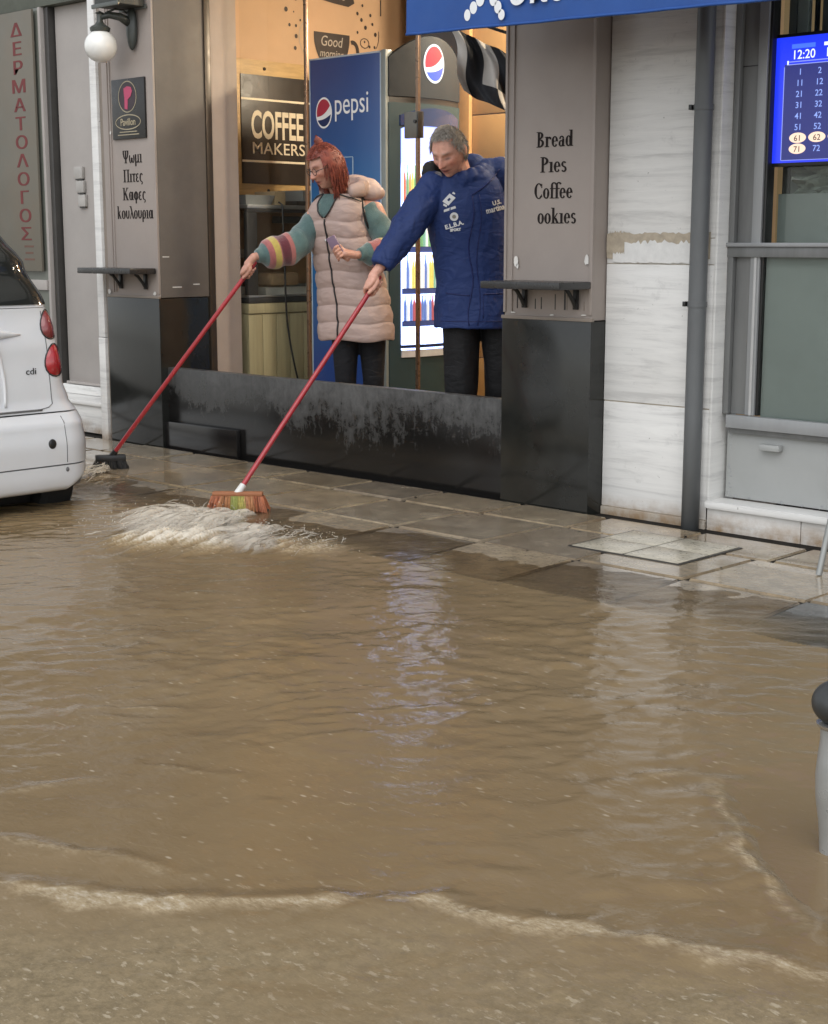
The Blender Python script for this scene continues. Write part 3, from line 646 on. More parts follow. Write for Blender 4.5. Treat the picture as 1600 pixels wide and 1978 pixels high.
# two lit ceiling fittings over the serving area, behind the right pillar
def fitting(loc, rot, energy, label):
    t = thing('ceiling_lamp', loc, label, 'lamp')
    x, y, z = loc
    bx('housing', M_ceil, t, x-.22, x+.22, y-.10, y+.10, z+.03, 3.045, .01)
    bx('diffuser', emat('lit_diffuser', (1, .86, .68), 2), t, x-.20, x+.20, y-.08, y+.08, z+.012, z+.028, .004)
    la = bpy.data.lights.new('ceiling_lamp_light', 'AREA'); la.shape = 'RECTANGLE'; la.size = .40; la.size_y = .16; la.energy = energy; la.color = (1, .84, .63)
    lo = bpy.data.objects.new('ceiling_lamp_light', la); COL.objects.link(lo); lo.parent = t; lo.location = (0, 0, -.005); lo.rotation_euler = rot
fitting((.33, 1.15, 2.96), (0, math.radians(52), 0), 60, 'warm lit ceiling lamp behind the right pillar')
fitting((-1.30, 2.02, 2.96), (math.radians(-8), math.radians(38), 0), 62, 'warm lit ceiling lamp beside the orange partition')

# coffee sign on the left wall (reads along +Y)
X0 = -3.30
cs = thing('coffee_sign', (X0, 1.4, 1.6), 'dark brown COFFEE MAKERS sign framed in pine boards on the peach wall', 'sign')
M_brown = pmat('dark_brown_board', (.028, .021, .017), .4, var=.2); M_cream = pmat('cream_print', (.85, .74, .56), .55, var=.05)
ya, yb, za, zb = 1.085, 1.95, 1.655, 2.375
bx('pine_backing', M_pine, cs, X0, X0+.02, ya-.10, yb+.1, za-.085, zb+.10, .003)
bx('board', M_brown, cs, X0+.02, X0+.028, ya, yb, za, zb, .001)
for z in (1.805, 2.215): bx('rule', M_cream, cs, X0+.028, X0+.030, ya, yb, z-.007, z+.007, 0)
text('lettering', 'COFFEE', M_cream, cs, (X0+.029, 1.165, 1.962), (0, 1, 0), (0, 0, 1), (1, 0, 0), .255, .545, .022, .002, space=.98)
text('lettering', 'MAKERS', M_cream, cs, (X0+.029, 1.170, 1.855), (0, 1, 0), (0, 0, 1), (1, 0, 0), .112, 1.16, .003, .002, space=1.03)
for y, z in ((1.3, 2.42), (1.32, 1.61), (1.7, 1.61)): MB().ball((X0+.021, y, z), .012, 8, 6).build('knot', M_brown, cs)
# cup decal
cd = thing('wall_decal', (X0, 1.9, 2.4), 'dark coffee cup decal with dots on the peach wall above the cooler', 'decal')
M_dec = pmat('dark_decal', (.055, .042, .036), .6, var=.3); M_chalk = pmat('chalk_print', (.45, .40, .34), .7)
dm = lambda y, z, e=.002: (X0+e, y, z)
def dpoly(name, pts, m, e=.003):
    b = MB(); b.add([dm(y, z, e) for y, z in pts], [tuple(range(len(pts)))]); return b.build(name, m, cd)
n = 14; cyy, czz = 1.95, 2.715
cup = [(cyy-.175, czz), (cyy+.17, czz)]+[(cyy+.17*math.cos(a)*(1 if True else 0)*(1-.25*(a/1.57)**2), czz-.02-.24*math.sin(a)) for a in [1.5*i/n for i in range(n+1)]][0:]+[(cyy-.175*math.cos(a)*(1-.25*(a/1.57)**2), czz-.02-.24*math.sin(a)) for a in [1.5*i/n for i in range(n+1)]][::-1]
dpoly('cup', cup, M_dec)
def dring(name, cy_, cz_, ry, rz, w, m, a0=0, a1=360, e=.003):
    b = MB(); k = 24; t = [math.radians(a0+(a1-a0)*i/k) for i in range(k+1)]
    b.add([dm(cy_+(ry+q*w)*math.cos(a), cz_+(rz+q*w)*math.sin(a), e) for a in t for q in (0, 1)], [(2*i, 2*i+1, 2*i+3, 2*i+2) for i in range(k)]); return b.build(name, m, cd)
dring('handle', cyy+.20, czz-.11, .035, .05, .03, M_dec, -100, 110, .0034)
dring('swirl', cyy-.21, czz-.05, .10, .12, .006, M_chalk, 90, 260); dring('swirl', cyy+.32, czz-.04, .04, .03, .006, M_dec); dring('swirl', cyy+.40, czz+.02, .06, .10, .006, M_dec, -60, 20)
text('decal_lettering', 'Good', M_chalk, cd, dm(cyy-.01, czz-.09, .0035), (0, 1, 0), (0, 0, 1), (1, 0, 0), .10, .9, .0, .001, 'CENTER', .2)
text('decal_lettering', 'morning', M_chalk, cd, dm(cyy-.01, czz-.165, .0035), (0, 1, 0), (0, 0, 1), (1, 0, 0), .075, .9, .0, .001, 'CENTER', .2)
dpoly('ribbon', [(cyy-.2, 2.99), (cyy-.16, 2.94), (cyy+.02, 2.92), (cyy+.16, 2.91), (cyy+.22, 2.94), (cyy+.2, 3.0), (cyy-.18, 3.04)], M_dec)
text('decal_lettering', 'comes', M_chalk, cd, dm(cyy, 2.95, .0035), (0, 1, 0), (0, 0, 1), (1, 0, 0), .11, .9, .0, .001, 'CENTER', .2)
for a, b_, r in ((-.42, .22, .011), (-.34, .2, .014), (-.43, .12, .016), (-.26, .15, .009), (-.36, .11, .006), (-.40, .02, .011), (-.34, .02, .010), (-.34, -.05, .014), (-.35, -.13, .013), (-.3, .06, .008),
                 (.25, .16, .012), (.3, .22, .010), (.29, .12, .013), (.33, .07, .014), (.38, .16, .011), (.40, .1, .010), (.25, .03, .010), (.43, .03, .014), (.32, -.03, .008), (.37, -.06, .010), (.42, -.06, .010), (.38, -.13, .014)):
    b = MB(); b.add([dm(cyy+a+r*math.cos(t), czz+b_+r*1.1*math.sin(t), .0025) for t in [6.2832*i/10 for i in range(10)]], [tuple(range(10))]); b.build('dot', M_dec, cd)
for a, z0, z1 in ((-.5, 2.93, 3.05), (.48, 2.88, 3.05)): MB().box(X0, X0+.003, cyy+a, cyy+a+.01, z0, z1).build('stem_line', M_dec, cd)

# display counter along the left wall
co = thing('display_counter', (-3.05, 1.2, FZ), 'glass-fronted display counter with pale wood base at the left wall', 'counter')
M_alu = pmat('brushed_aluminium', (.50, .50, .48), .35, metal=.8, var=.15); M_dkframe = pmat('dark_counter_frame', (.035, .035, .033), .4)
def glass_mat(name, tint=(.97, .98, .97), refl=.06):
    m, nt, p, o = nmat(name)
    tr = N(nt, 'ShaderNodeBsdfTransparent'); tr.inputs[0].default_value = (*tint, 1); gl = N(nt, 'ShaderNodeBsdfGlossy'); gl.inputs['Roughness'].default_value = .02
    fr = N(nt, 'ShaderNodeFresnel'); fr.inputs[0].default_value = 1.45
    ge = N(nt, 'ShaderNodeNewGeometry'); iv = N(nt, 'ShaderNodeMath', operation='SUBTRACT'); iv.inputs[0].default_value = 1.; nt.links.new(ge.outputs['Backfacing'], iv.inputs[1])
    mu = N(nt, 'ShaderNodeMath', operation='MULTIPLY'); nt.links.new(fr.outputs[0], mu.inputs[0]); nt.links.new(iv.outputs[0], mu.inputs[1])
    ms = N(nt, 'ShaderNodeMixShader'); nt.links.new(mu.outputs[0], ms.inputs[0]); nt.links.new(tr.outputs[0], ms.inputs[1]); nt.links.new(gl.outputs[0], ms.inputs[2]); nt.links.new(ms.outputs[0], o.inputs[0])
    return m
M_glass = glass_mat('clear_glass'); M_wood = pmat('pale_oak_laminate', (.42, .36, .21), .5, sc=(1, 6, .35), vs=5, var=.25, bs=.04)
cx0, cx1, cy0, cy1 = -3.28, -2.80, .72, 1.95
b0 = bx('base_cabinet', M_wood, co, cx0, cx1-.012, cy0, cy1, FZ, .80)
yy = cy0
while yy < cy1-.05:
    bx('plank', M_wood, co, cx1-.012, cx1+.002*(int(yy*100) % 2), yy+.002, min(yy+.118, cy1), FZ+.01, .795, .003); yy += .12
bx('band', M_wood, co, cx0, cx1+.006, cy0, cy1, .803, .868, .003); bx('dark_rail', M_dkframe, co, cx0, cx1+.010, cy0, cy1, .870, .905, .003); bx('alu_rail', M_alu, co, cx1-.006, cx1+.012, cy0, cy1, .907, .920, .002)
bx('deck', M_alu, co, cx0, cx1-.01, cy0, cy1, .907, .915, .001)
bx('top', M_alu, co, cx0, cx1+.012, cy0, cy1, 1.475, 1.50, .003); bx('dark_rail', M_dkframe, co, cx1-.02, cx1+.004, cy0, cy1, 1.452, 1.474, .002)
bx('frame_post', M_dkframe, co, cx1-.03, cx1+.004, cy0, cy0+.085, .921, 1.451, .002); bx('frame_post', M_dkframe, co, cx1-.03, cx1+.004, cy1-.03, cy1, .921, 1.451, .002)
bx('front_glass', M_glass, co, cx1-.010, cx1-.004, cy0+.086, cy1-.031, .922, 1.451, 0)
bx('back_panel', pmat('counter_back', (.50, .38, .27), .6), co, cx0, cx0+.02, cy0, cy1, .916, 1.474); bx('inner_shelf', M_alu, co, cx0+.02, cx1-.08, cy0+.02, cy1-.02, 1.16, 1.168, .001)
bx('lamp_box', M_dkframe, co, cx1-.10, cx1-.03, cy0+.30, cy1-.1, 1.385, 1.43, .004)
# things in and on the counter
M_tray = pmat('white_tray', (.62, .60, .56), .4); M_card = pmat('cardboard', (.40, .30, .17), .7); M_foil = pmat('dull_grey_tray', (.30, .31, .30), .4)
def tray(name, x0, x1, y0, y1, z, h, m, label):
    o = MB(); a = .02
    o.add([(x0, y0, z+h), (x1, y0, z+h), (x1, y1, z+h), (x0, y1, z+h), (x0+a, y0+a, z), (x1-a, y0+a, z), (x1-a, y1-a, z), (x0+a, y1-a, z), (x0+.008, y0+.008, z+h), (x1-.008, y0+.008, z+h), (x1-.008, y1-.008, z+h), (x0+.008, y1-.008, z+h), (x0+a+.006, y0+a+.006, z+.006), (x1-a-.006, y0+a+.006, z+.006), (x1-a-.006, y1-a-.006, z+.006), (x0+a+.006, y1-a-.006, z+.006)],
          [(0, 1, 5, 4), (1, 2, 6, 5), (2, 3, 7, 6), (3, 0, 4, 7), (4, 5, 6, 7), (0, 8, 9, 1), (1, 9, 10, 2), (2, 10, 11, 3), (3, 11, 8, 0), (8, 12, 13, 9), (9, 13, 14, 10), (10, 14, 15, 11), (11, 15, 12, 8), (12, 15, 14, 13)])
    return tag(o.build(name, m), label, 'tray')
tray('white_tray', -3.2, -2.86, .92, 1.32, .917, .05, M_tray, 'white tray on the lower deck of the glass display')
tray('white_tray', -3.18, -2.90, .95, 1.5, 1.170, .045, M_tray, 'white tray on the upper glass display shelf')
tray('grey_tray', -3.2, -2.88, 1.36, 1.75, .917, .06, M_foil, 'grey tray at the far end of the lower deck')
tag(MB().box(-3.2, -2.9, 1.42, 1.7, 1.17, 1.30).build('carton', M_card, bevel=.004), 'brown carton on the upper display shelf', 'carton')
tag(MB().box(-3.15, -2.86, .98, 1.22, .9755, 1.06).build('bread_box', pmat('tan_box', (.36, .24, .14), .6), bevel=.02), 'tan box sitting in the white tray on the lower deck', 'box')
tray('grey_tray', -3.2, -2.83, .74, .99, 1.502, .06, M_foil, 'grey tray on top of the display counter by the doorway')
tag(MB().box(-3.05, -2.84, 1.0, 1.09, 1.502, 1.59).build('carton', M_card, bevel=.004), 'small carton on top of the display counter', 'carton')
tray('dark_tray', -3.2, -2.83, 1.18, 1.6, 1.502, .028, M_dkframe, 'flat dark tray on top of the display counter')
tray('dark_tray', -3.15, -2.85, 1.25, 1.55, 1.532, .07, M_foil, 'deep grey tray stacked on the flat dark tray')
# hanging cable
cb = MB(); pts = [(-2.80+.01*math.sin(t*3)+(.28*max(0, t-.55)**1.5), 1.0+.02*t+.22*max(0, t-.45)**1.5, 1.50-1.36*t) for t in [i/24 for i in range(25)]]
pts = [(-2.79, .985, 1.52)]+[(p[0]+.03, p[1], p[2]) for p in pts]
cb.tube(pts, .0065, 7); tag(cb.build('cable', M_blackmetal, smooth=True), 'thin black cable hanging down the front of the display counter', 'cable')

# ---- glass storefront behind the two people
gf = thing('glass_door', (-1.6, .67, FZ), 'frameless glass shopfront panes with bronze edge strips and a lock', 'glass door')
M_bronze = pmat('bronze_strip', (.22, .14, .09), .3, metal=.6, var=.2)
bx('glass_pane', M_glass, gf, -2.77, -2.168, .664, .674, FZ, 2.98, 0); bx('glass_pane', M_glass, gf, -1.212, -.002, .664, .674, FZ, 2.98, 0)
bx('edge_strip', M_bronze, gf, -2.167, -2.145, .660, .678, FZ, 2.98, .002); bx('edge_strip', M_bronze, gf, -1.235, -1.213, .660, .678, FZ, 2.98, .002)
lk = bx('lock', pmat('lock_plate', (.16, .15, .13), .35, metal=.6), gf, -1.315, -1.205, .650, .690, 1.84, 1.985, .006)
MB().tube([(-1.225, .652, 1.93), (-1.225, .640, 1.93)], .010, 12).build('keyhole', M_blackmetal, lk); bx('lock_edge', M_blackmetal, lk, -1.214, -1.203, .646, .694, 1.84, 1.985, .003)

# ---- drinks cooler: side panel faces the street, lit curved door faces along the shop
ck = thing('drinks_cooler', (-2.14, 1.33, FZ), 'tall drinks cooler with blue side panel and a lit curved glass door', 'cooler')
M_ckbody = pmat('cooler_teal_grey', (.026, .050, .056), .5, var=.12, spec=.3); M_cktrim = pmat('cooler_grey_trim', (.24, .27, .26), .4); M_ckblack = pmat('cooler_black', (.014, .018, .022), .6, spec=.25)
def blue_mat():
    m, nt, p, o = nmat('blue_printed_panel'); sx = N(nt, 'ShaderNodeSeparateXYZ'); ge = N(nt, 'ShaderNodeNewGeometry'); nt.links.new(ge.outputs['Position'], sx.inputs[0])
    mr = N(nt, 'ShaderNodeMapRange'); mr.inputs[1].default_value = .5; mr.inputs[2].default_value = 2.3; nt.links.new(sx.outputs[2], mr.inputs[0])
    c = ramp(nt, mr.outputs[0], [(0, (.02, .06, .24)), (.45, (.02, .15, .34)), (.75, (.025, .085, .25)), (1, (.03, .065, .22))])
    nt.links.new(c, p.inputs['Base Color']); seti(p, Roughness=.3); return m
KX0, KX1, KY0, KY1, KT = -2.48, -1.80, 1.0, 1.65, 2.385
kb = bx('cabinet', M_ckbody, ck, KX0, KX1-.12, KY0+.006, KY1, FZ+.05, KT-.03, .02)
bx('base', M_ckblack, ck, KX0+.03, KX1-.05, KY0+.03, KY1-.03, FZ, FZ+.049, .004)
sp_ = bx('side_panel', blue_mat(), ck, KX0, KX1-.055, KY0-.004, KY0+.005, FZ+.1, KT, .001)
bx('panel_edge', pmat('pale_edge', (.45, .55, .65), .4), sp_, KX0-.008, KX0, KY0-.006, KY0+.004, FZ+.1, KT+.008, 0); bx('panel_edge', pmat('pale_edge_b', (.45, .55, .65), .4), sp_, KX1-.055, KX1-.045, KY0-.006, KY0+.004, FZ+.1, KT+.008, 0)
bx('panel_edge', pmat('pale_edge_c', (.55, .6, .65), .4), sp_, KX0-.008, KX1-.045, KY0-.006, KY0+.004, KT+.0, KT+.010, 0)
bx('corner_trim', M_cktrim, ck, KX1-.044, KX1-.004, KY0-.008, KY0+.05, FZ+.08, KT+.015, .006)
# bulged front: plan curve x(y)
def kx(y): s = (y-(KY0+KY1)/2)/((KY1-KY0)/2); return KX1+.075*(1-s*s)
def kband(name, m, y0, y1, z0, z1, e, parent, n=20, arch=0.):
    b = MB()
    def top(u): return z1+arch*(1-(2*u-1)**2)-arch
    b.grid(lambda u, v: (kx(y0+(y1-y0)*u)+e, y0+(y1-y0)*u, z0+(top(u)-z0)*v), n, 6)
    b.grid(lambda u, v: (kx(y0+(y1-y0)*u)+e-.03, y0+(y1-y0)*u, z0+(top(u)-z0)*v), n, 6)
    for v in (0, 1): b.grid(lambda u, w: (kx(y0+(y1-y0)*u)+e-.03*w, y0+(y1-y0)*u, (z0 if v == 0 else top(u))), n, 1)
    for u in (0, 1): b.grid(lambda v, w: (kx(y0+(y1-y0)*u)+e-.03*w, y0+(y1-y0)*u, z0+(top(u)-z0)*v), 6, 1)
    return b.build(name, m, parent, smooth=True, auto=35)
# solid core that follows the bulge
b = MB(); ring = [(KX1-.13, KY1-.002), (KX1-.13, KY0+.01)]+[(kx(KY0+.01+(KY1-KY0-.012)*i/16)-.032, KY0+.01+(KY1-KY0-.012)*i/16) for i in range(17)]
b.rings([[(x, y, z) for x, y in ring] for z in (FZ+.05, KT-.10)]); b.build('front_core', M_ckbody, ck)
mq = kband('marquee', M_ckblack, KY0+.012, KY1-.004, 2.13, KT+.11, 0., ck, 24, .14); kband('seam', M_blackmetal, KY0+.006, KY1-.002, 2.095, 2.128, -.012, ck)
kband('door', M_ckbody, KY0+.012, KY1-.004, FZ+.05, 2.094, -.002, ck)
M_lit = None
def lit_mat():
    m, nt, p, o = nmat('lit_cooler_window'); v = pos(nt); sx = N(nt, 'ShaderNodeSeparateXYZ'); nt.links.new(v, sx.inputs[0])
    nz = noise_n(nt, pos(nt, (1, 30, 3)), 1.5, 3)
    c = mix(nt, ramp(nt, nz, [(.4, 0.), (.65, .7)]), (.20, .27, .60), (.40, .49, .75))
    mz = N(nt, 'ShaderNodeMapRange'); mz.inputs[1].default_value = 1.70; mz.inputs[2].default_value = 1.74; nt.links.new(sx.outputs[2], mz.inputs[0]); c = mix(nt, mz.outputs[0], c, (.060, .085, .26))
    nt.links.new(c, p.inputs['Emission Color']); seti(p, Base_Color=(.3, .35, .45), Emission_Strength=5.0, Roughness=.15); return m
win = kband('lit_window', lit_mat(), KY0+.085, KY1-.14, .60, 1.99, .004, ck, 20, .05)
kband('visor', pmat('navy_visor', (.015, .04, .13), .15, coat=.5), KY0+.075, KY1-.05, 1.96, 2.07, .010, ck, 20, .05)
kband('window_frame', pmat('navy_frame', (.012, .03, .10), .25), KY1-.138, KY1-.05, .60, 1.97, .006, ck, 6)
kband('lower_rim', pmat('navy_rim', (.012, .03, .10), .25), KY0+.08, KY1-.135, .612, .632, .012, ck)
kband('white_sill', pmat('white_sill', (.6, .62, .66), .4), KY0+.085, KY1-.14, .555, .598, .008, ck)
# bottles and cans on the lit shelves: printed packaging, shelf light put in as its own glow
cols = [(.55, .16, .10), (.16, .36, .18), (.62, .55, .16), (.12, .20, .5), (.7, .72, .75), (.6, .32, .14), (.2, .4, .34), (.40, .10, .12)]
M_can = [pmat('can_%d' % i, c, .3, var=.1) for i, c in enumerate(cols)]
def glow_can(i):
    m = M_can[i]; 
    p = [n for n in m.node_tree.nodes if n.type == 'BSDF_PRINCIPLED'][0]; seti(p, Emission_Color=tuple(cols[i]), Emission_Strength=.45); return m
M_can = [glow_can(i) for i in range(8)]
bot = [[], []]
for sh, (z0, hh, n_, cset) in enumerate(((1.49, .235, 22, (0, 1, 5, 2, 1, 0, 5, 2, 4)), (1.235, .205, 20, (1, 1, 6, 4, 1)), (.98, .205, 21, (4, 3, 4, 2, 2, 6, 4)), (.78, .155, 19, (3, 4, 3, 7, 4, 0, 3)))):
    for i in range(n_):
        y = KY0+.095+(KY1-KY0-.25)*(i+.5)/n_; r = (KY1-KY0-.25)/n_*.47
        b = MB(); b.lathe([(0, 0), (r, 0), (r, hh*.6), (r*.8, hh*.75), (r*.4, hh*.85), (r*.4, hh), (0, hh)], (kx(y)+.004+r*.2, y, z0), 10)
        o = b.build('bottle', M_can[cset[i % len(cset)]], ck, smooth=True, auto=40)
for z in (1.455, 1.20, .945, .745): kband('shelf_label', pmat('price_strip', (.06, .12, .45), .4), KY0+.086, KY1-.141, z, z+.035, .009, ck)
# emblem discs: red over white wave over blue
M_er = pmat('emblem_red', (.70, .012, .03), .35, var=.02); M_eb = pmat('emblem_blue', (.02, .09, .45), .35, var=.02); M_ew = pmat('emblem_white', (.85, .85, .85), .35, var=.02); M_en = pmat('emblem_navy', (.012, .03, .12), .4)
def emblem(parent, fn, r, glow, lo=M_eb, tall=1.):
    def disc(name, m, poly, e): MB().grid(lambda u, v: fn(v*r*math.cos(6.28319*u), v*r*tall*math.sin(6.28319*u), e), 36, 6).build(name, m, parent)
    def strip(name, m, A, B, e): MB().grid(lambda u, v: (lambda p, q: fn((p[0]*(1-v)+q[0]*v)*r, (p[1]*(1-v)+q[1]*v)*r*tall, e))(A[round(u*(len(A)-1))], B[round(u*(len(B)-1))]), len(A)-1, 6).build(name, m, parent)
    circ = [(math.cos(t), math.sin(t)) for t in [6.2832*i/40 for i in range(40)]]
    disc('emblem_disc', glow[0], circ, .001)
    q = .88
    top = [(q*math.cos(t), q*math.sin(t)) for t in [math.radians(28+(195-28)*i/20) for i in range(21)]]
    wave = [(-.85+1.62*u, -.23+.04*u+.62*u**2.4) for u in [i/14 for i in range(1, 14)]]
    strip('emblem_red', glow[1], top, [(-.85+1.62*i/20, -.23+.04*i/20+.62*(i/20)**2.4) for i in range(21)][::-1], .0022)
    bot_ = [(q*math.cos(t), q*math.sin(t)) for t in [math.radians(212+(352-212)*i/20) for i in range(21)]]
    w2 = [(.87-1.62*u, -.12-.20*u-.18*math.sin(u*3.1)) for u in [i/14 for i in range(1, 14)]]
    strip('emblem_blue', glow[2], bot_, [(-.75+1.62*i/20, -.46+.34*i/20-.10*math.sin(i/20*3.1)) for i in range(21)], .0022)
def glow(c, s): return emat('lit_emblem', c, s)
emblem(mq, lambda a, b, e: (kx(1.335+a)+.002+e, 1.335+a, 2.335+b), .093, (glow((1, 1, 1), 1.0), glow((1, .02, .06), .85), glow((.05, .15, .9), .8)), tall=1.25)
emblem(sp_, lambda a, b, e: (-2.355+a, KY0-.005-e, 2.06+b), .074, (M_ew, pmat('emblem_dull_red', (.42, .03, .06), .4, var=.05), M_en), tall=1.28)
text('lettering', 'pepsi', M_ew, sp_, (-2.262, KY0-.005, 2.045), (1, 0, 0), (0, 0, 1), (0, -1, 0), .188, .80, .0, .001)
# big bottle print lower on the panel
b = MB(); fb = lambda x, z, d: (-2.145+x, KY0-.0052-d, 1.42+z)
for pr in ([(-.15, .36), (.05, .36), (.05, .365), (-.15, .365)], [(.045, .2), (.053, .2), (.053, .36), (.045, .36)], [(-.14, .12), (.04, .12), (.045, .19), (.065, .19), (.065, .205), (-.14, .205)]): b.prism(pr, fb, .001)
b.build('bottle_print', pmat('print_pale', (.40, .52, .65), .4), sp_)

# ---- black and white cloth hanging behind the right pillar
fl = thing('hanging_flag', (-.30, .30, 1.7), 'black and white checked cloth hanging beside the right pillar', 'flag')
M_fb = pmat('black_cloth', (.016, .018, .024), .8, bs=.3, bscale=220); M_fw = pmat('grey_white_cloth', (.50, .48, .45), .8, var=.2, bs=.3, bscale=220)
FA = Vector((-.385, .24, 2.33))
def flag(u, v):
    # u across, v down; gathered folds, tilted so the free corner points down to the right
    w = .46*u; d = .40*v
    x = w*.80+d*.26-.17; z = -w*.30-d*.80
    f = .035*math.sin(u*9+v*2.5)*(.4+v)+.02*math.sin(u*17-v*5)
    p = FA+R_*(x*.80-.02+.02*math.sin(v*6))+Z_*z+T_*f
    return p
nu, nv = 44, 44; b = MB()
b.grid(flag, nu, nv); b.mi = [int((1, 0, 1, 0)[sum((i % nu)/nu > q for q in (.14, .44, .70))] ^ (1 if (i//nu)/nv > .66 and (i % nu)/nu > .44 else 0)) for i in range(nu*nv)]
k = list(b.mi); b.grid(lambda u, v: flag(u, v)-T_*.004, nu, nv); b.mi = k+k
b.build('cloth', [M_fb, M_fw], fl, smooth=True)
MB().tube([FA+R_*-.05+Z_*.02, FA+R_*.34+Z_*-.1], .008, 8).build('rod', M_blackmetal, fl)
MB().tube([FA+R_*.1, FA+R_*.1+Z_*.85], .003, 6).build('cord', M_blackmetal, fl)
# ------------------------------------------------------------------ entrance next door (left)
en = thing('clinic_entrance', (-4.2, .35, 0), 'recessed pale entrance wall beside the cafe with a dark glazed door frame', 'entrance')
bx('wall', M_plaster, en, -4.34, -3.34, .35, .5, .29, 2.83, .004); bx('return_wall', M_plaster, en, -3.345, -3.325, .14, .35, .0, 3.1, .003)
bx('wall_base', pmat('grey_base', (.20, .185, .165), .6), en, -4.34, -3.35, .38, .5, .0, .288, .003)
bx('base_ledge', M_plaster, en, -4.3, -3.35, .30, .349, .285, .302, .004)
bx('lintel', pmat('olive_lintel', (.11, .12, .095), .6), en, -5.6, -3.34, .28, .5, 2.832, 3.3, .004)
bx('door_post', pmat('charcoal_post', (.055, .052, .048), .45), en, -4.40, -4.350, .30, .37, .0, 2.83, .004); bx('door_post_edge', M_plaster, en, -4.43, -4.402, .27, .36, .0, 2.83, .003)
bx('glazing', pmat('greenish_glazing', (.16, .17, .145), .15, var=.2, vs=1.5), en, -5.8, -4.431, .275, .30, .0, 2.83, .002); bx('frame_rail', M_plaster, en, -5.8, -4.431, .255, .274, .93, 1.0, .003)
st = thing('marble_steps', (-3.7, .15, 0), 'two white marble entrance steps behind the white car', 'steps')
bx('tread', M_marble, st, -4.9, -3.449, .085, .34, .185, .215, .008); bx('riser', M_marble, st, -4.9, -3.449, .105, .34, .0, .183, .003); bx('upper_riser', M_marble, st, -4.9, -3.449, .30, .378, .217, .28, .004)
ic = thing('intercom', (-4.1, .345, 1.5), 'column of three small white intercom boxes on the pale wall', 'intercom')
for i in range(3):
    u = bx('bell_box', pmat('offwhite_plastic_%d' % i, (.45, .43, .40), .5), ic, -4.15+.02*i, -4.05+.012*i, .325, .349, 1.685-.093*i, 1.765-.093*i, .006)
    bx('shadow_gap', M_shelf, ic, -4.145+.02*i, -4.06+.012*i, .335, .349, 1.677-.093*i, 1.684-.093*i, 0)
dp = thing('vertical_sign', (-4.7, .25, 1.05), 'tall grey-green sign with red Greek letters running down it', 'sign')
M_red = pmat('faded_red_vinyl', (.17, .03, .03), .6, var=.2)
sgp = bx('panel', pmat('sign_grey_green', (.135, .14, .12), .5, var=.25, vs=1.2, c2=(.165, .14, .105)), dp, -5.0, -4.45, .235, .254, 1.06, 2.82, .003)
for i, ch in enumerate('\u0394\u0395\u03a1\u039c\u0391\u03a4\u039f\u039b\u039f\u0393\u039f\u03a3'):
    for dx_ in (-.005, .0, .005): text('lettering', ch, M_red, sgp, (-4.645+.0015*i+dx_, .2345+dx_*.02, 2.655-.1255*i), (1, 0, 0), (0, 0, 1), (0, -1, 0), .125, 1.75, .0, .0012, 'CENTER')
for i, w in enumerate((.12, .10, .13)): bx('small_print', pmat('dim_print_%d' % i, (.17, .09, .065), .6), sgp, -4.60-w/2, -4.60+w/2, .2335, .2348, 1.225-.045*i, 1.238-.045*i, 0)

# ------------------------------------------------------------------ small white city car, parked by the kerb, tail towards us
def car_paint():
    m, nt, p, o = nmat('white_car_paint'); v = pos(nt); f = noise_n(nt, v, 3, 5)
    nt.links.new(mix(nt, ramp(nt, f, [(.35, 0.), (.75, .5)]), (.71, .725, .74), (.63, .635, .63)), p.inputs['Base Color']); seti(p, Roughness=.28, Coat_Weight=.8, Coat_Roughness=.05)
    sp = noise_n(nt, v, 130, 2); bump(nt, p, ramp(nt, sp, [(.66, 0.), (.72, 1.)]), .12, .002); return m
M_car = car_paint(); M_tint = pmat('tinted_glass', (.022, .024, .022), .05, var=.2, vs=9, rvar=.03); M_seam = pmat('dark_seam', (.16, .16, .16), .6); M_tyre = pmat('tyre_rubber', (.018, .018, .018), .75, bs=.3, bscale=80)
M_lens = pmat('red_lens', (.42, .020, .026), .1, var=.3, vs=25, coat=.6, rvar=.04); M_lens2 = pmat('smoky_red_lens', (.26, .045, .045), .1, var=.4, vs=30, coat=.6, rvar=.04)
car = thing('small_white_car', (-2.6, -2.225, -.14), 'small white two-seat city car parked on the flooded street, tail showing', 'car')
CX, CYC = -1.385, -2.215
def lerpt(z, tab):
    for (a, b), (c, d) in zip(tab[:-1], tab[1:]):
        if z <= c: t = max(0, (z-a)/(c-a)); t = t*t*(3-2*t); return b+(d-b)*t
    return tab[-1][1]
HW = [(.0, .755), (.16, .785), (.30, .790), (.44, .775), (.52, .735), (.60, .705), (.75, .685), (.90, .665), (.97, .645), (1.15, .615), (1.32, .575), (1.40, .52)]
XR = [(.0, -.03), (.16, .0), (.30, .005), (.40, -.01), (.46, -.055), (.52, -.075), (.75, -.09), (.95, -.125), (1.15, -.23), (1.32, -.36), (1.40, -.50)]
XF = [(.0, -2.55), (.3, -2.62), (.55, -2.55), (.75, -2.35), (.95, -1.95), (1.15, -1.70), (1.32, -1.45), (1.40, -1.2)]
RC = [(.0, .15), (.3, .16), (.5, .13), (.7, .10), (.95, .10), (1.4, .18)]
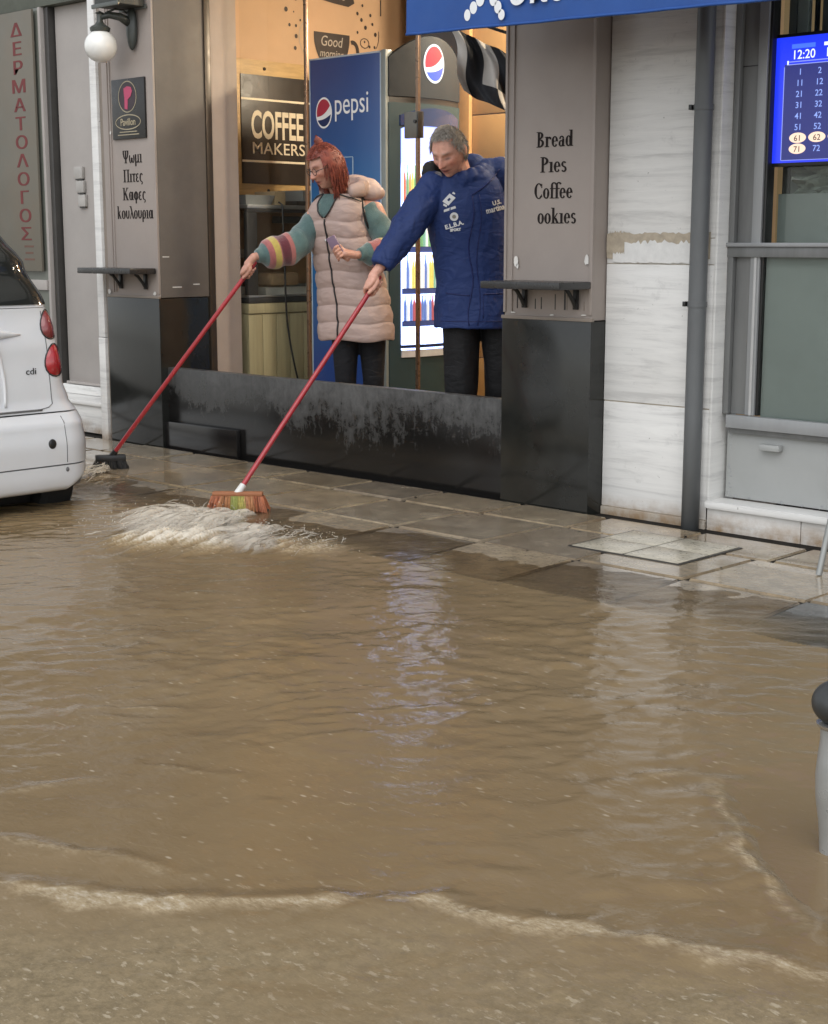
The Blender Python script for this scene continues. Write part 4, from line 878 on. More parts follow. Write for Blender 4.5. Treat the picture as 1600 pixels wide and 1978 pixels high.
def ring_at(z, e=0., n=10, bot=None):
    w = lerpt(z, HW)+e; xr = CX+lerpt(z, XR)+e; xf = CX+lerpt(z, XF)-e; r = min(lerpt(z, RC), w*.8); pts = []
    for (sx, sy, a0) in ((1, 1, 0), (-1, 1, 90), (-1, -1, 180), (1, -1, 270)):
        rr = r if sx > 0 else .4
        cx_ = (xr-rr) if sx > 0 else (xf+rr); cy_ = CYC+sy*(w-rr)
        for i in range(n+1):
            a = math.radians(a0+90*i/n); pts.append((cx_+rr*math.cos(a), cy_+rr*math.sin(a), z))
    return pts
def rear_x(y, z, e=0.):
    w = lerpt(z, HW); xr = CX+lerpt(z, XR); r = min(lerpt(z, RC), w*.8); q = abs(y-CYC)-(w-r)
    if q <= 0: return xr+e
    q = min(q, r*.999); return xr-r+math.sqrt(r*r-q*q)+e
def zb(y):   # lower lip of the bumper sweeps up towards the wheel
    q = abs(y-CYC); return .055+.13*max(0, (q-.50)/.29)**1.6
def body(name, z0, z1, n, m, parent, low=False, e=0.):
    zs = [z0+(z1-z0)*i/n for i in range(n+1)]; rs = [ring_at(z, e) for z in zs]
    if low:
        rs[0] = [(x, y, max(z, zb(y))) for x, y, z in rs[0]]
        for k in range(1, n+1): rs[k] = [(x, y, max(z, zb(y)+.002*k)) for x, y, z in rs[k]]
    b = MB(); b.rings(rs); return b.build(name, m, parent, smooth=True, auto=50)
bp = body('lower_bumper', .05, .205, 8, M_car, car, True)
body('bumper', .212, .455, 14, M_car, car); body('bumper_seam', .10, .45, 6, M_seam, car, e=-.012)
ub = body('body_shell', .462, .955, 22, M_car, car); body('cabin', .958, 1.40, 18, M_car, car)
def rpatch(name, m, parent, yf, z0, z1, e, nu=14, nv=10, th=.008):
    b = MB(); q = lambda ee: (lambda u, v: (lambda z: (lambda y: (rear_x(y, z, ee), y, z))(yf(u, z)))(z0+(z1-z0)*v))
    b.grid(q(e), nu, nv); return b.build(name, m, parent, smooth=True)
rpatch('rear_window', M_tint, car, lambda u, z: CYC-(lerpt(z, HW)-.035)+2*(lerpt(z, HW)-.035)*u, .972, 1.375, .006, 40, 12)
MB().tube([(rear_x(CYC+(lerpt(z, HW)-.032), z, .007), CYC+(lerpt(z, HW)-.032), z) for z in [.972+.4*i/10 for i in range(11)]], .006, 6).build('window_seal', M_blackmetal, car, smooth=True)
# hatch seams, handle moulding, number-plate recess
hy = lambda z: .585-.02*(z-.5)
sp = [(rear_x(CYC+hy(z), z, .001), CYC+hy(z), z) for z in [.50+.44*i/14 for i in range(15)]]
sp = [(rear_x(CYC+.50, .475, .001), CYC+.50, .475), (rear_x(CYC+.56, .485, .001), CYC+.56, .485)]+sp
MB().tube(sp, .0022, 6).build('hatch_seam', M_seam, ub, smooth=True)
MB().tube([(rear_x(CYC-.6+1.12*i/20, .475, .002), CYC-.6+1.12*i/20, .475) for i in range(21)], .005, 6).build('hatch_gap', M_seam, ub, smooth=True)
b = MB(); hp = [(rear_x(CYC+y, .845, .006), CYC+y, .845-.012*abs(y/.45)**2) for y in [-.45+.9*i/20 for i in range(21)]]
b.tube(hp, [(.030*min(1, (1-abs(i-10)/10.2)*3.), .020*min(1, (1-abs(i-10)/10.2)*3.)) for i in range(21)], 10); b.build('handle_moulding', M_car, ub, smooth=True)
b = MB(); b.grid(lambda u, v: (rear_x(CYC, .56+.22*v, .003), CYC-.29+.58*u*(1-.0*v)+(.06*(v-.5)*(1 if u > .5 else -1)), .56+.22*v), 8, 6); b.build('plate_recess', M_car, ub, smooth=True)
MB().tube([(rear_x(CYC+.30+.09*t, .80-.30*t, .003), CYC+.30+.10*t-.07*t*t, .80-.30*t) for t in [i/12 for i in range(13)]], [.014-.008*i/12 for i in range(13)], 8).build('crease', M_car, ub, smooth=True)
text('badge', 'cdi', M_blackmetal, ub, (rear_x(CYC+.50, .66, .002), CYC+.455, .645), (0, 1, 0), (0, 0, 1), (1, 0, 0), .044, 1.15, .0, .002)
# bumper seams, tow-eye, screw
for y in (.61,):
    MB().tube([(rear_x(CYC+y, z, .001), CYC+y, z) for z in [.22+.22*i/8 for i in range(9)]], .0018, 6).build('bumper_seam', M_seam, car, smooth=True)
MB().ball((rear_x(CYC+.53, .315), CYC+.53, .315), (.008, .022, .024), 14, 8).build('tow_cover', M_blackmetal, car, smooth=True); MB().ball((rear_x(CYC+.61, .185), CYC+.61, .185), (.006, .010, .012), 10, 6).build('reflector_screw', M_seam, car, smooth=True)
def lampm(name, m, yc, zc, ry, rz, label):
    b = MB(); n, k = 20, 6; vs_ = []
    for j in range(k+1):
        for i in range(n):
            a = 6.2832*i/n; q = j/k; yy = yc+ry*q*math.cos(a)*(1-.25*math.sin(a)); zz = zc+rz*q*math.sin(a)
            vs_.append((rear_x(yy, zz, .0)+.026*(1-q*q)+.003, yy, zz))
    b.add(vs_, [(j*n+i, j*n+(i+1) % n, (j+1)*n+(i+1) % n, (j+1)*n+i) for j in range(k) for i in range(n)]); o = b.build(name, m, ub, smooth=True)
    MB().tube([(rear_x(yc+1.06*ry*math.cos(6.2832*i/n)*(1-.25*math.sin(6.2832*i/n)), zc+1.06*rz*math.sin(6.2832*i/n), .002), yc+1.06*ry*math.cos(6.2832*i/n)*(1-.25*math.sin(6.2832*i/n)), zc+1.06*rz*math.sin(6.2832*i/n)) for i in range(n+1)], .0032, 6).build('lamp_rim', M_blackmetal, ub, smooth=True)
    if label: o['label'] = label
lampm('tail_lamp', M_lens2, CYC+.615, .876, .048, .066, 'upper smoky red tail lamp'); lampm('tail_lamp', M_lens, CYC+.624, .706, .055, .074, 'lower deep red tail lamp')
lampm('tail_lamp', M_lens2, CYC-.640, .868, .038, .064, None); lampm('tail_lamp', M_lens, CYC-.650, .715, .044, .074, None)
for x, y in ((-1.80, CYC+.66), (-1.80, CYC-.66), (-3.6, CYC+.66), (-3.6, CYC-.66)):
    w = MB(); prof = [(.18, -.085), (.26, -.09), (.285, -.07), (.29, -.03), (.29, .03), (.285, .07), (.26, .09), (.18, .085)]
    w.lathe(prof, (x, y, .15), 28, (Vector((1, 0, 0)), Vector((0, 0, 1)), Vector((0, 1, 0)))); wo_ = w.build('wheel', M_tyre, car, smooth=True, auto=40)
    MB().lathe([(0, -.06), (.175, -.06), (.178, .06), (0, .06)], (x, y, .15), 20, (Vector((1, 0, 0)), Vector((0, 0, 1)), Vector((0, 1, 0)))).build('rim', M_alu, wo_)
MB().box(-3.9, -1.62, CYC-.55, CYC+.55, .0, .16).build('underbody', M_blackmetal, car, bevel=.02)

# ------------------------------------------------------------------ marble wall, drain pipe and betting shop (right)
M_white = pmat('fresh_filler', (.74, .74, .72), .7, var=.15, vs=20); M_mort = pmat('tan_mortar', (.50, .43, .33), .8, var=.3, vs=20, bs=.4)
mw = thing('marble_wall', (.76, .1, 0), 'worn white marble wall panels between the cafe pillar and the grey drain pipe', 'wall')
for z0, z1 in ((.03, .528), (.533, 1.165), (1.283, 2.40), (2.405, 3.3)): bx('marble_panel', M_marble, mw, .537, 1.12, .1+.003*random.random(), .3, z0, z1, .003)
bx('panel_backing', M_mort, mw, .537, 1.12, .108, .3, -.02, 3.3, 0)
bx('panel_base', marble('stained_base', (.55, .52, .46), (.28, .19, .11)), mw, .537, 1.12, .094, .3, -.02, .027, .004)
bx('repair_band', M_marble, mw, .537, 1.12, .104, .3, 1.168, 1.280, .002)
def ragged(name, m, x0, x1, z0, z1, y, amp):
    n = 40; top = [(x0+(x1-x0)*i/n, z1+amp*(random.random()-.5)) for i in range(n+1)]; bt = [(x0+(x1-x0)*i/n, z0+amp*.3*(random.random()-.5)) for i in range(n+1)]
    b = MB(); b.add([(x, y, z) for x, z in bt]+[(x, y, z) for x, z in top], [(i, i+1, n+2+i, n+1+i) for i in range(n)]); return b.build(name, m, mw)
ragged('mortar_patch', M_mort, .539, 1.1, 1.19, 1.305, .0975, .012); ragged('filler_patch', M_white, .575, 1.09, 1.172, 1.265, .0960, .022); ragged('mortar_patch', M_mort, .539, .64, 1.215, 1.30, .0950, .04)
pp = thing('drain_pipe', (1.07, .05, 0), 'grey metal drain pipe running down beside the marble wall', 'pipe')
M_pipe = pmat('grey_painted_pipe', (.125, .132, .135), .45, var=.25, vs=5, sc=(1, 1, .3), bs=.06)
MB().tube([(1.072, .052, z) for z in (-.02, .5, 1., 2., 3.3)], .040, 20).build('pipe', M_pipe, pp, smooth=True)
for z in (.995, 1.835):
    MB().tube([(1.072, .052, z-.012), (1.072, .052, z+.012)], .0435, 20).build('clamp', M_pipe, pp, smooth=True, auto=40); MB().box(1.015, 1.03, .02, .09, z-.01, z+.012).build('clamp_screw', M_blackmetal, pp, bevel=.002)
bt = thing('betting_shop_front', (1.8, .2, 0), 'grey aluminium window front with a panel base above a marble step', 'shop front')
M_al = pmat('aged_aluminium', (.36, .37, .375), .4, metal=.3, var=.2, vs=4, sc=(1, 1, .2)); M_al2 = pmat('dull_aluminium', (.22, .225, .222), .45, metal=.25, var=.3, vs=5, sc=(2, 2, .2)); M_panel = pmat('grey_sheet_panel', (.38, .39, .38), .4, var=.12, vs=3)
XE = 3.2
bx('marble_edge', M_marble, bt, 1.121, 1.135, .10, .3, .10, 3.3, .002)
b1 = [(1.086, 1.118, .155, .26, M_al), (1.137, 1.165, .18, .26, M_al2), (1.166, 1.245, .205, .26, M_al2), (1.246, 1.292, .19, .26, M_al), (1.293, 1.306, .20, .26, M_blackmetal)]
for x0, x1, y0, y1, m in b1: bx('mullion', m, bt, x0, x1, y0, y1, .125 if x0 < 1.13 else .509, 3.3, .003)
bx('mullion_joint', M_blackmetal, bt, 1.166, 1.245, .203, .206, 2.005, 2.010, 0)
bx('transom', M_al, bt, 1.085, XE, .165, .20, 1.245, 1.262, .002); bx('transom', M_al2, bt, 1.10, XE, .178, .20, 1.200, 1.244, .002)
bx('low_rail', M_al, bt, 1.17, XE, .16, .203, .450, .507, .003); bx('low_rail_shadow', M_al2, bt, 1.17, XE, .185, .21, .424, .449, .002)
bx('bead', pmat('pale_bead', (.5, .5, .49), .4), bt, 1.268, 1.281, .183, .19, .509, 1.2, .002)
bp_ = bx('kick_panel', M_panel, bt, 1.15, XE, .21, .25, .128, .424, .004)
b = MB(); b.obox((1.385, .19, .375), ((1, 0, 0), (0, 1, 0), (0, 0, 1)), .05, .018, .014); b.build('letter_pull', M_panel, bp_, bevel=.006)
for i in range(40):
    x = 1.165+.012*random.random() if i < 18 else 1.16+random.random()*1.2; z = .14+random.random()*.28 if i < 18 else .130+random.random()*.012
    MB().ball((x, .2095, z), (.004+.006*random.random(), .001, .003+.006*random.random()), 6, 4).build('silicone_blob', M_panel if i % 2 else M_al, bp_)
bx('window_glass', glass_mat('greenish_glass', (.88, .92, .90)), bt, 1.306, XE, .214, .222, .45, 1.2, 0); bx('window_glass', glass_mat('greenish_glass_b', (.88, .92, .90)), bt, 1.306, XE, .285, .291, 1.262, 3.3, 0)
bx('frosted_film', pmat('grey_green_film', (.27, .276, .27), .35, var=.2, vs=1.5), bt, 1.306, XE, .224, .232, .45, 1.245, 0)
bx('frosted_film', pmat('grey_green_film_b', (.30, .305, .30), .4, var=.2, vs=2), bt, 1.306, XE, .30, .31, 1.262, 1.47, 0)
bx('interior_back', pmat('dim_interior', (.13, .13, .115), .7, var=.5, vs=2), bt, 1.306, XE, .9, .92, .3, 3.3, 0)
for x0, x1, m in ((1.307, 1.345, M_al2), (1.35, 1.40, M_panel), (1.43, 1.44, M_blackmetal), (1.47, 1.53, M_al2), (1.55, 1.57, M_blackmetal)): bx('interior_post', m, bt, x0-.05, x1-.05, .40+.01*random.random(), .44, 1.3, 3.3, .002)
bx('upper_wall', M_upper, bt, 1.14, XE, .26, .5, 3.3, 4.0, .01)
bs2 = thing('marble_step', (1.9, .1, 0), 'pale marble doorstep below the grey aluminium window front', 'step')
bx('tread', M_marble, bs2, 1.125, XE, .075, .209, .088, .124, .012); bx('riser', M_marble, bs2, 1.13, 1.60, .098, .20, -.02, .086, .002); bx('riser', M_marble, bs2, 1.604, XE, .098, .20, -.02, .086, .002)
# lottery screen behind the glass
sc = thing('lottery_screen', (1.9, .25, 1.6), 'lit blue number screen showing 12:20 behind the right window', 'screen')
SX, SZ0, SZ1 = 1.295, 1.595, 2.118
bx('bezel', M_blackmetal, sc, SX-.008, SX+.92, .238, .28, SZ0-.012, SZ1+.012, .004)
E1 = emat('screen_blue', (.008, .03, .80), .85); E2 = emat('screen_navy', (.012, .018, .16), .8); E3 = emat('screen_digit', (.25, .36, .85), .8); E4 = emat('screen_white', (.75, .82, 1.), .9); E5 = emat('screen_ball', (.92, .66, .50), .85); E6 = emat('screen_black', (.03, .012, .01), .5); E7 = emat('screen_line', (.25, .3, .75), .8); E8 = emat('screen_tag', (.05, .14, .95), .9)
bx('display', E1, sc, SX+.008, SX+.91, .2345, .2375, SZ0+.003, SZ1-.003, 0)
def scq(name, m, x0, x1, z0, z1, e): return bx(name, m, sc, x0, x1, .2344-e, .2345-e+.0004, z0, z1, 0)
scq('number_field', E2, SX+.055, SX+.9, SZ0+.014, SZ1-.115, .0008); scq('progress_line', E7, SX+.075, SX+.9, SZ1-.107, SZ1-.103, .001); scq('field_edge', E7, SX+.052, SX+.0555, SZ0+.014, SZ1-.125, .0012); scq('field_edge', E7, SX+.055, SX+.9, SZ0+.012, SZ0+.0145, .0012); scq('field_edge', E7, SX+.065, SX+.9, SZ1-.118, SZ1-.1145, .0012)
scq('caption', E8, SX+.085, SX+.195, SZ1-.052, SZ1-.034, .001); scq('caption', E4, SX+.235, SX+.33, SZ1-.050, SZ1-.036, .001); scq('marker', E4, SX+.066, SX+.073, SZ1-.115, SZ1-.100, .0016)
tx = lambda s, m, x, z, sz, sx=1.: text('digits', s, m, sc, (x, .2335, z), (1, 0, 0), (0, 0, 1), (0, -1, 0), sz, sx, .004, .0006, 'CENTER')
tx('12:20', E4, SX+.142, SZ1-.095, .052, .95); tx('10', E4, SX+.265, SZ1-.095, .052, .95)
for r in range(8):
    for c in range(9):
        n = r*10+c+1; x = SX+.130+.0905*c; z = 1.958-.0452*r
        lit = n in (53, 61, 62, 63, 71, 47, 58, 36)
        if lit:
            MB().grid(lambda u, v: (x+.040*v*math.cos(u*6.2832), .2333, z+.013+.0215*v*math.sin(u*6.2832)), 24, 1).build('ball', E5, sc)
            text('digits', str(n), E6, sc, (x, .2330, z), (1, 0, 0), (0, 0, 1), (0, -1, 0), .034, 1.05, .006, .0006, 'CENTER')
        elif x < SX+.9: tx(str(n), E3, x, z, .036)
# crumpled grey sheeting and dark gap visible below the screen
cr = MB(); cr.grid(lambda u, v: (1.37+.55*u, .33+.05*fbm(np.array([u*7.]), np.array([v*5.]), 3, 3)[0], 1.47+.14*v), 24, 10); tag(cr.build('crumpled_sheet', pmat('grey_green_paper', (.26, .27, .24), .7), smooth=False), 'crumpled pale sheeting behind the window below the number screen', 'sheet')
# upper storeys above both shops (out of frame, seen only in reflections)
up = thing('upper_storeys', (-1, .3, 4), 'plain upper storeys above the shops', 'building')
bx('wall', M_upper, up, -14, 14, .0, .4, 4.0, 6.8, .02)
for i in range(9):
    w_ = bx('window', pmat('dark_pane_%d' % i, (.04, .045, .05), .1), up, -12.5+i*3, -11.1+i*3, -.012, .01, 4.7, 6.2, .004)
bx('wall', M_plaster, up, -14, -5.82, .0, .4, -.02, 4.0, .01); bx('wall', M_plaster, up, 3.22, 14, .1, .4, -.02, 4.0, .01); bx('beam', M_upper, up, -5.8, -3.33, .1, .5, 3.31, 4.0, .01); bx('beam', M_upper, up, .54, 1.13, .1, .5, 3.31, 4.0, .01)

# ------------------------------------------------------------------ metal chair at the right edge, bollard in the flood
ch = thing('metal_chair', (2.2, -.25, 0), 'tubular grey metal chair leg standing on the pavement at the right edge', 'chair')
M_tube = pmat('grey_tube_metal', (.34, .35, .34), .35, metal=.5, var=.2)
LE = [((1.988, -.436, .0), (2.03, -.36, .45)), ((2.42, -.46, .0), (2.40, -.38, .45)), ((2.0, .0, .0), (2.03, -.02, .45)), ((2.42, .0, .0), (2.40, -.02, .45))]
for a, b_ in LE: MB().tube([a, b_], .0125, 12).build('leg', M_tube, ch, smooth=True, auto=50)
MB().tube([LE[0][1], LE[1][1], LE[3][1], LE[2][1], LE[0][1]], .0125, 10).build('seat_frame', M_tube, ch, smooth=True); bx('seat', M_tube, ch, 2.04, 2.39, -.35, -.03, .455, .468, .004)
MB().tube([(2.01, -.40, .22), (2.41, -.40, .22)], .008, 8).build('stretcher', M_tube, ch, smooth=True)
MB().tube([(2.03, -.02, .45), (2.03, .03, .85), (2.40, .03, .85), (2.40, -.02, .45)], .0125, 10).build('backrest', M_tube, ch, smooth=True)
bo = thing('bollard', (3.342, -2.808, -.14), 'silver street bollard with a dark round cap standing in the flood', 'bollard')
BC = (3.342, -2.808, 0)
MB().lathe([(.0, -.14), (.028, -.14), (.026, -.02), (.031, .05), (.0405, .11), (.043, .16), (.040, .20), (.0365, .235), (.037, .265), (.0, .27)], BC, 32).build('post', pmat('silver_paint', (.42, .43, .42), .3, metal=.4, var=.2), bo, smooth=True, auto=60)
MB().lathe([(.0, .262), (.040, .264), (.044, .268), (.046, .274), (.0, .276)], BC, 32).build('collar', pmat('bright_collar', (.6, .6, .58), .2, metal=.7), bo, smooth=True, auto=50)
MB().ball((BC[0], BC[1], .318), (.058, .058, .049), 28, 18).build('cap', pmat('dark_rubber_cap', (.045, .048, .048), .45, var=.25, vs=20, bs=.05), bo, smooth=True)
# ------------------------------------------------------------------ people
def skin_mat(name):
    m, nt, p, o = nmat(name); a = N(nt, 'ShaderNodeAttribute', attribute_name='Col'); v = pos(nt)
    f = noise_n(nt, v, 60, 4); c = mix(nt, ramp(nt, f, [(.35, 0.), (.75, .35)]), a.outputs['Color'], (.26, .10, .07))
    nt.links.new(c, p.inputs['Base Color']); seti(p, Roughness=.48, Subsurface_Weight=.12); p.inputs['Subsurface Radius'].default_value = (.012, .005, .003); p.inputs['Subsurface Scale'].default_value = .6
    bump(nt, p, noise_n(nt, v, 210, 3), .15, .002); return m
M_skin = skin_mat('skin')
def G2(x, z, x0, z0, sx, sz): return np.exp(-((np.abs(x)-x0)/sx)**2-((z-z0)/sz)**2)
def head_verts(n=64, m=48, fem=False):
    th = np.linspace(-math.pi/2*.998, math.pi/2*.998, m+1); ph = np.linspace(0, 2*math.pi, n, endpoint=False)
    T, P = np.meshgrid(th, ph, indexing='ij'); dx, dy, dz = np.cos(T)*np.cos(P), np.cos(T)*np.sin(P), np.sin(T)
    x, y, z = .077*dx, .097*dy, .118*dz
    s = np.clip(-z/.118, 0, 1)**1.4
    x = x*(1-(.34 if fem else .25)*s); x = x*(1+.04*np.clip(z/.1, 0, 1))
    y = np.where(y < 0, y*(1-.42*s), y*(1-.10*s)+.012*s)
    w = np.clip((dy-.12)/.4, 0, 1); k = np.abs(x)
    f = np.zeros_like(x)
    ridge = np.clip((.032-z)/.055, 0, 1)**1.1*np.clip((z+.036)/.010, 0, 1)
    f += (.022 if fem else .027)*np.exp(-(x/(.0105))**2)*ridge+.010*G2(x, z, .013, -.024, .008, .010)
    f += (.004 if fem else .008)*G2(x, z, .028, .034, .024, .010)-.013*G2(x, z, .032, .014, .017, .013)+.006*G2(x, z, .031, .011, .011, .0075)
    f += .006*G2(x, z, .047, -.014, .018, .018)+.007*np.exp(-(x/.022)**2-((z+.049)/.006)**2)-.006*np.exp(-(x/.025)**2-((z+.0565)/.0035)**2)+.007*np.exp(-(x/.018)**2-((z+.064)/.006)**2)
    f += .011*np.exp(-(x/.022)**2-((z+.096)/.014)**2)-.004*G2(x, z, .040, -.045, .012, .02)
    y = y+w*f*1.25
    return np.stack([x, y, z], -1), n, m
def head_add(mb, c, M3, fem, sc=1.):
    v, n, m = head_verts(fem=fem); v = v.reshape(-1, 3)*sc
    ww = v@np.array(M3).T+np.array(c)
    rs = [[tuple(ww[i*n+j]) for j in range(n)] for i in range(m+1)]; mb.rings(rs)
    for sx in (-1, 1):
        ax = [Vector(M3.col[i]) for i in range(3)]
        mb.ball(Vector(c)+ax[0]*sx*.079*sc-ax[1]*.010*sc+ax[2]*.004*sc, (.011*sc, .021*sc, .032*sc), 12, 10, ax)
def head_frame(f, up=None):
    f = Vector(f).normalized(); u = (up or Z_).copy(); u = (u-f*u.dot(f)).normalized(); r = f.cross(u)
    return Matrix((r, f, u)).transposed()
def grip(mb, G, a, n, rh, L=1., thumb=1, wrist=None):
    """closed hand round a bar: G on the bar axis, a along the bar to the far end, n from the bar towards the back of the hand; returns wrist"""
    a = Vector(a).normalized(); n = Vector(n); n = (n-a*n.dot(a)).normalized(); s = a.cross(n)*thumb; G = Vector(G)
    for i, (o, rr, end) in enumerate(((.034, .0092, 232), (.013, .0098, 245), (-.008, .0094, 238), (-.027, .0080, 222))):
        pts = []; rad = []
        for j in range(8):
            ph = math.radians(-22+(end+22)*j/7); rd = (rh+.010+(.008 if j == 0 else (.004 if j in (1, 4) else 0)))*L
            pts.append(G+a*(o*L+(.012*math.sin(max(0, ph)))*L)+n*rd*math.cos(ph)-s*rd*math.sin(ph)); rad.append(rr*L*(1.12 if j in (1, 4) else 1-.02*j))
        mb.chain(pts, rad, 10)
    pc = G+n*(rh+.017)*L
    mb.ball(pc-a*.006*L+s*.006*L, (.050*L, .030*L, .0165*L), 14, 10, (a, s, n)); mb.ball(pc-a*.036*L, (.030*L, .026*L, .018*L), 12, 8, (a, s, n))
    mb.chain([pc-a*.038*L+s*.012*L, G-a*.012*L+s*(rh+.016)*L+n*.010*L, G+a*.022*L+s*(rh+.012)*L+n*.006*L, G+a*.050*L+s*(rh+.004)*L+n*.010*L], [.0145*L, .0125*L, .0108*L, .0088*L], 10)
    wr = wrist or pc-a*.082*L-n*.004*L
    mb.chain([pc-a*(.03 if wrist is None else .005)*L, wr], [.024*L, .0245*L], 12)
    return wr
def oring(c, A, F, a, b, n=28, z=None, pw=2.4, tilt=0.):
    c = Vector(c); out = []
    for j in range(n):
        q = 6.2832*j/n; cs, sn = math.cos(q), math.sin(q)
        x = a*math.copysign(abs(cs)**(2/pw), cs); y = b*math.copysign(abs(sn)**(2/pw), sn)
        out.append(c+A*x+F*y+Z_*(tilt*x))
    return out
def interp(tab, z):
    for p, q in zip(tab[:-1], tab[1:]):
        if z <= q[0] or q is tab[-1]:
            t = min(1, max(0, (z-p[0])/(q[0]-p[0]))); t = t*t*(3-2*t) if False else t
            return [p[i]+(q[i]-p[i])*t for i in range(1, len(p))]
def finish(name, me, mats, parent, base):
    for m in (mats if isinstance(mats, list) else [mats]): me.materials.append(m)
    co = mesh_np(me); set_np(me, co-np.array(base))
    return place(name, me, base, parent)
def colour_skin(me, c, M3, tone, lip, brow, stub, fem, sc):
    co = mesh_np(me); loc = (co-np.array(c))@np.array(M3)/sc
    x, y, z = loc.T; w = np.clip((y-.03)/.03, 0, 1)*np.clip((z+.14)/.02, 0, 1)
    col = np.tile(np.array(tone), (len(co), 1))
    def put(k, cc): 
        nonlocal col; k = np.clip(k*w, 0, 1)[:, None]; col = col*(1-k)+np.array(cc)*k
    put(.55*G2(x, z, .045, -.02, .022, .022), (tone[0]*1.05, tone[1]*.66, tone[2]*.6)); put(.5*np.exp(-(x/.014)**2-((z+.018)/.016)**2), (tone[0]*1.05, tone[1]*.62, tone[2]*.55))
    put(stub*np.clip((-.035-z)/.02, 0, 1), (tone[0]*.62, tone[1]*.62, tone[2]*.66))
    put(.9*np.exp(-(x/.024)**4-((z+.051)/.0055)**2)+.9*np.exp(-(x/.021)**4-((z+.0625)/.006)**2), lip); put(.95*np.exp(-(x/.028)**4-((z+.0575-5.*x*x)/.0042)**2), (.07, .018, .015))
    put(.85*G2(x, z, .031, .036, .018, .0055), brow); put(.95*G2(x, z, .031, .0065, .014, .0050), (.03, .018, .015)); put(.35*G2(x, z, .031, .016, .018, .010), (tone[0]*.55, tone[1]*.45, tone[2]*.42))
    put(.8*G2(x, z, .009, -.033, .004, .0028), (.06, .02, .015))
    vcol(me, 'Col', col)
def cloth_mat(name, c, rough, ws=9., wr=.5, fine=380, fs=.15, sheen=0., coat=0.):
    m, nt, p, o = nmat(name); v = pos(nt)
    f = noise_n(nt, v, 5, 5); nt.links.new(mix(nt, ramp(nt, f, [(.3, 0.), (.7, .5)]), c, tuple(x*.72 for x in c)), p.inputs['Base Color'])
    seti(p, Roughness=rough, Sheen_Weight=sheen, Coat_Weight=coat, Specular_IOR_Level=.35)
    bump(nt, p, noise_n(nt, v, fine, 2), fs, .002); bump(nt, p, noise_n(nt, pos(nt, (1, 1, 2.2), (0, .5, 0)), ws*1.1, 3, .5, 1.2), wr*.8, .02); return m
def wrinkle(me, amp, fn=None, freq=9., seed=0.):
    co = mesh_np(me); nr = mesh_nrm(me); d = np.empty(len(co))
    for i, p in enumerate(co):
        q = Vector((p[0]*freq+seed, p[1]*freq, p[2]*freq*.55)); q2 = noise.noise_vector(q*.7)*.9
        d[i] = 1-2*abs(noise.noise(q+q2))-.35
    w = fn(co) if fn else 1.
    set_np(me, co+nr*(d*amp*w)[:, None])

# =========================================================== the man
MBs = Vector((-.489, .300, .0))
def m_(r, t, z): return MBs+R_*r+T_*t+Z_*z
# broom first: he holds the top of its handle
mG = m_(-.497, .300, 1.048); mHead = Vector((-.735, -1.085, .080)); ma = (mHead-mG).normalized()
mn = (Z_*.8-R_*.35+T_*.25)
hc = m_(-.117, .170, 1.712); HM = head_frame(R_*-.42+T_*.74+Z_*-.53)
sk = MB(); head_add(sk, hc, HM, False, 1.04)
wr = grip(sk, mG, ma, mn, .0125, 1.08, -1)
Rsh, Rel = m_(-.190, .085, 1.535), m_(-.352, .205, 1.305); Lsh, Lel, Lwr = m_(.150, -.03, 1.605), m_(.225, -.10, 1.32), m_(.215, -.03, 1.07)
sk.chain([wr, wr.lerp(Rel, .5), Rel, Rsh], [.025, .034, .038, .05]); sk.chain([Lsh, Lel, Lwr], [.05, .038, .026])
sk.chain([hc+Vector(HM.col[1])*-.035+Vector(HM.col[2])*-.06, m_(-.05, .075, 1.57), m_(-.03, .03, 1.45)], [.060, .062, .07])
sk.chain([Rsh, m_(-.03, .03, 1.50), Lsh], [.05, .09, .05]); sk.chain([m_(-.03, .03, 1.45), m_(-.01, 0, 1.2), m_(.005, 0, .93)], [.11, .115, .12], 16)
for hp, kn, ft in ((m_(-.055, 0, .86), m_(-.05, .035, .50), m_(-.055, .0, .19)), (m_(.150, -.02, .86), m_(.165, .0, .50), m_(.17, -.06, .19))):
    sk.chain([hp, kn, ft], [.078, .052, .038]); sk.chain([ft, ft+T_*.10-Z_*.035], [.035, .03])
lh = Lwr; sk.ball(lh-Z_*.05, (.022, .038, .055), 10, 8); 
for i in range(4): sk.chain([lh-Z_*.085+T_*(.024-.016*i), lh-Z_*.125+T_*(.026-.016*i)+R_*.004, lh-Z_*.155+T_*(.022-.016*i)-R_*.012], [.009, .0085, .0075], 8)
sk.chain([lh-Z_*.03+T_*.03, lh-Z_*.075+T_*.048, lh-Z_*.105+T_*.046], [.012, .010, .008], 8)
me = fuse(sk, .0036, 1); colour_skin(me, hc, HM, (.64, .34, .25), (.46, .15, .13), (.26, .20, .16), .16, False, 1.04)
man = finish('person', me, M_skin, None, (MBs.x, MBs.y, .12))
tag(man, 'grey-haired person in a royal blue hooded jacket leaning out to push a broom', 'person')
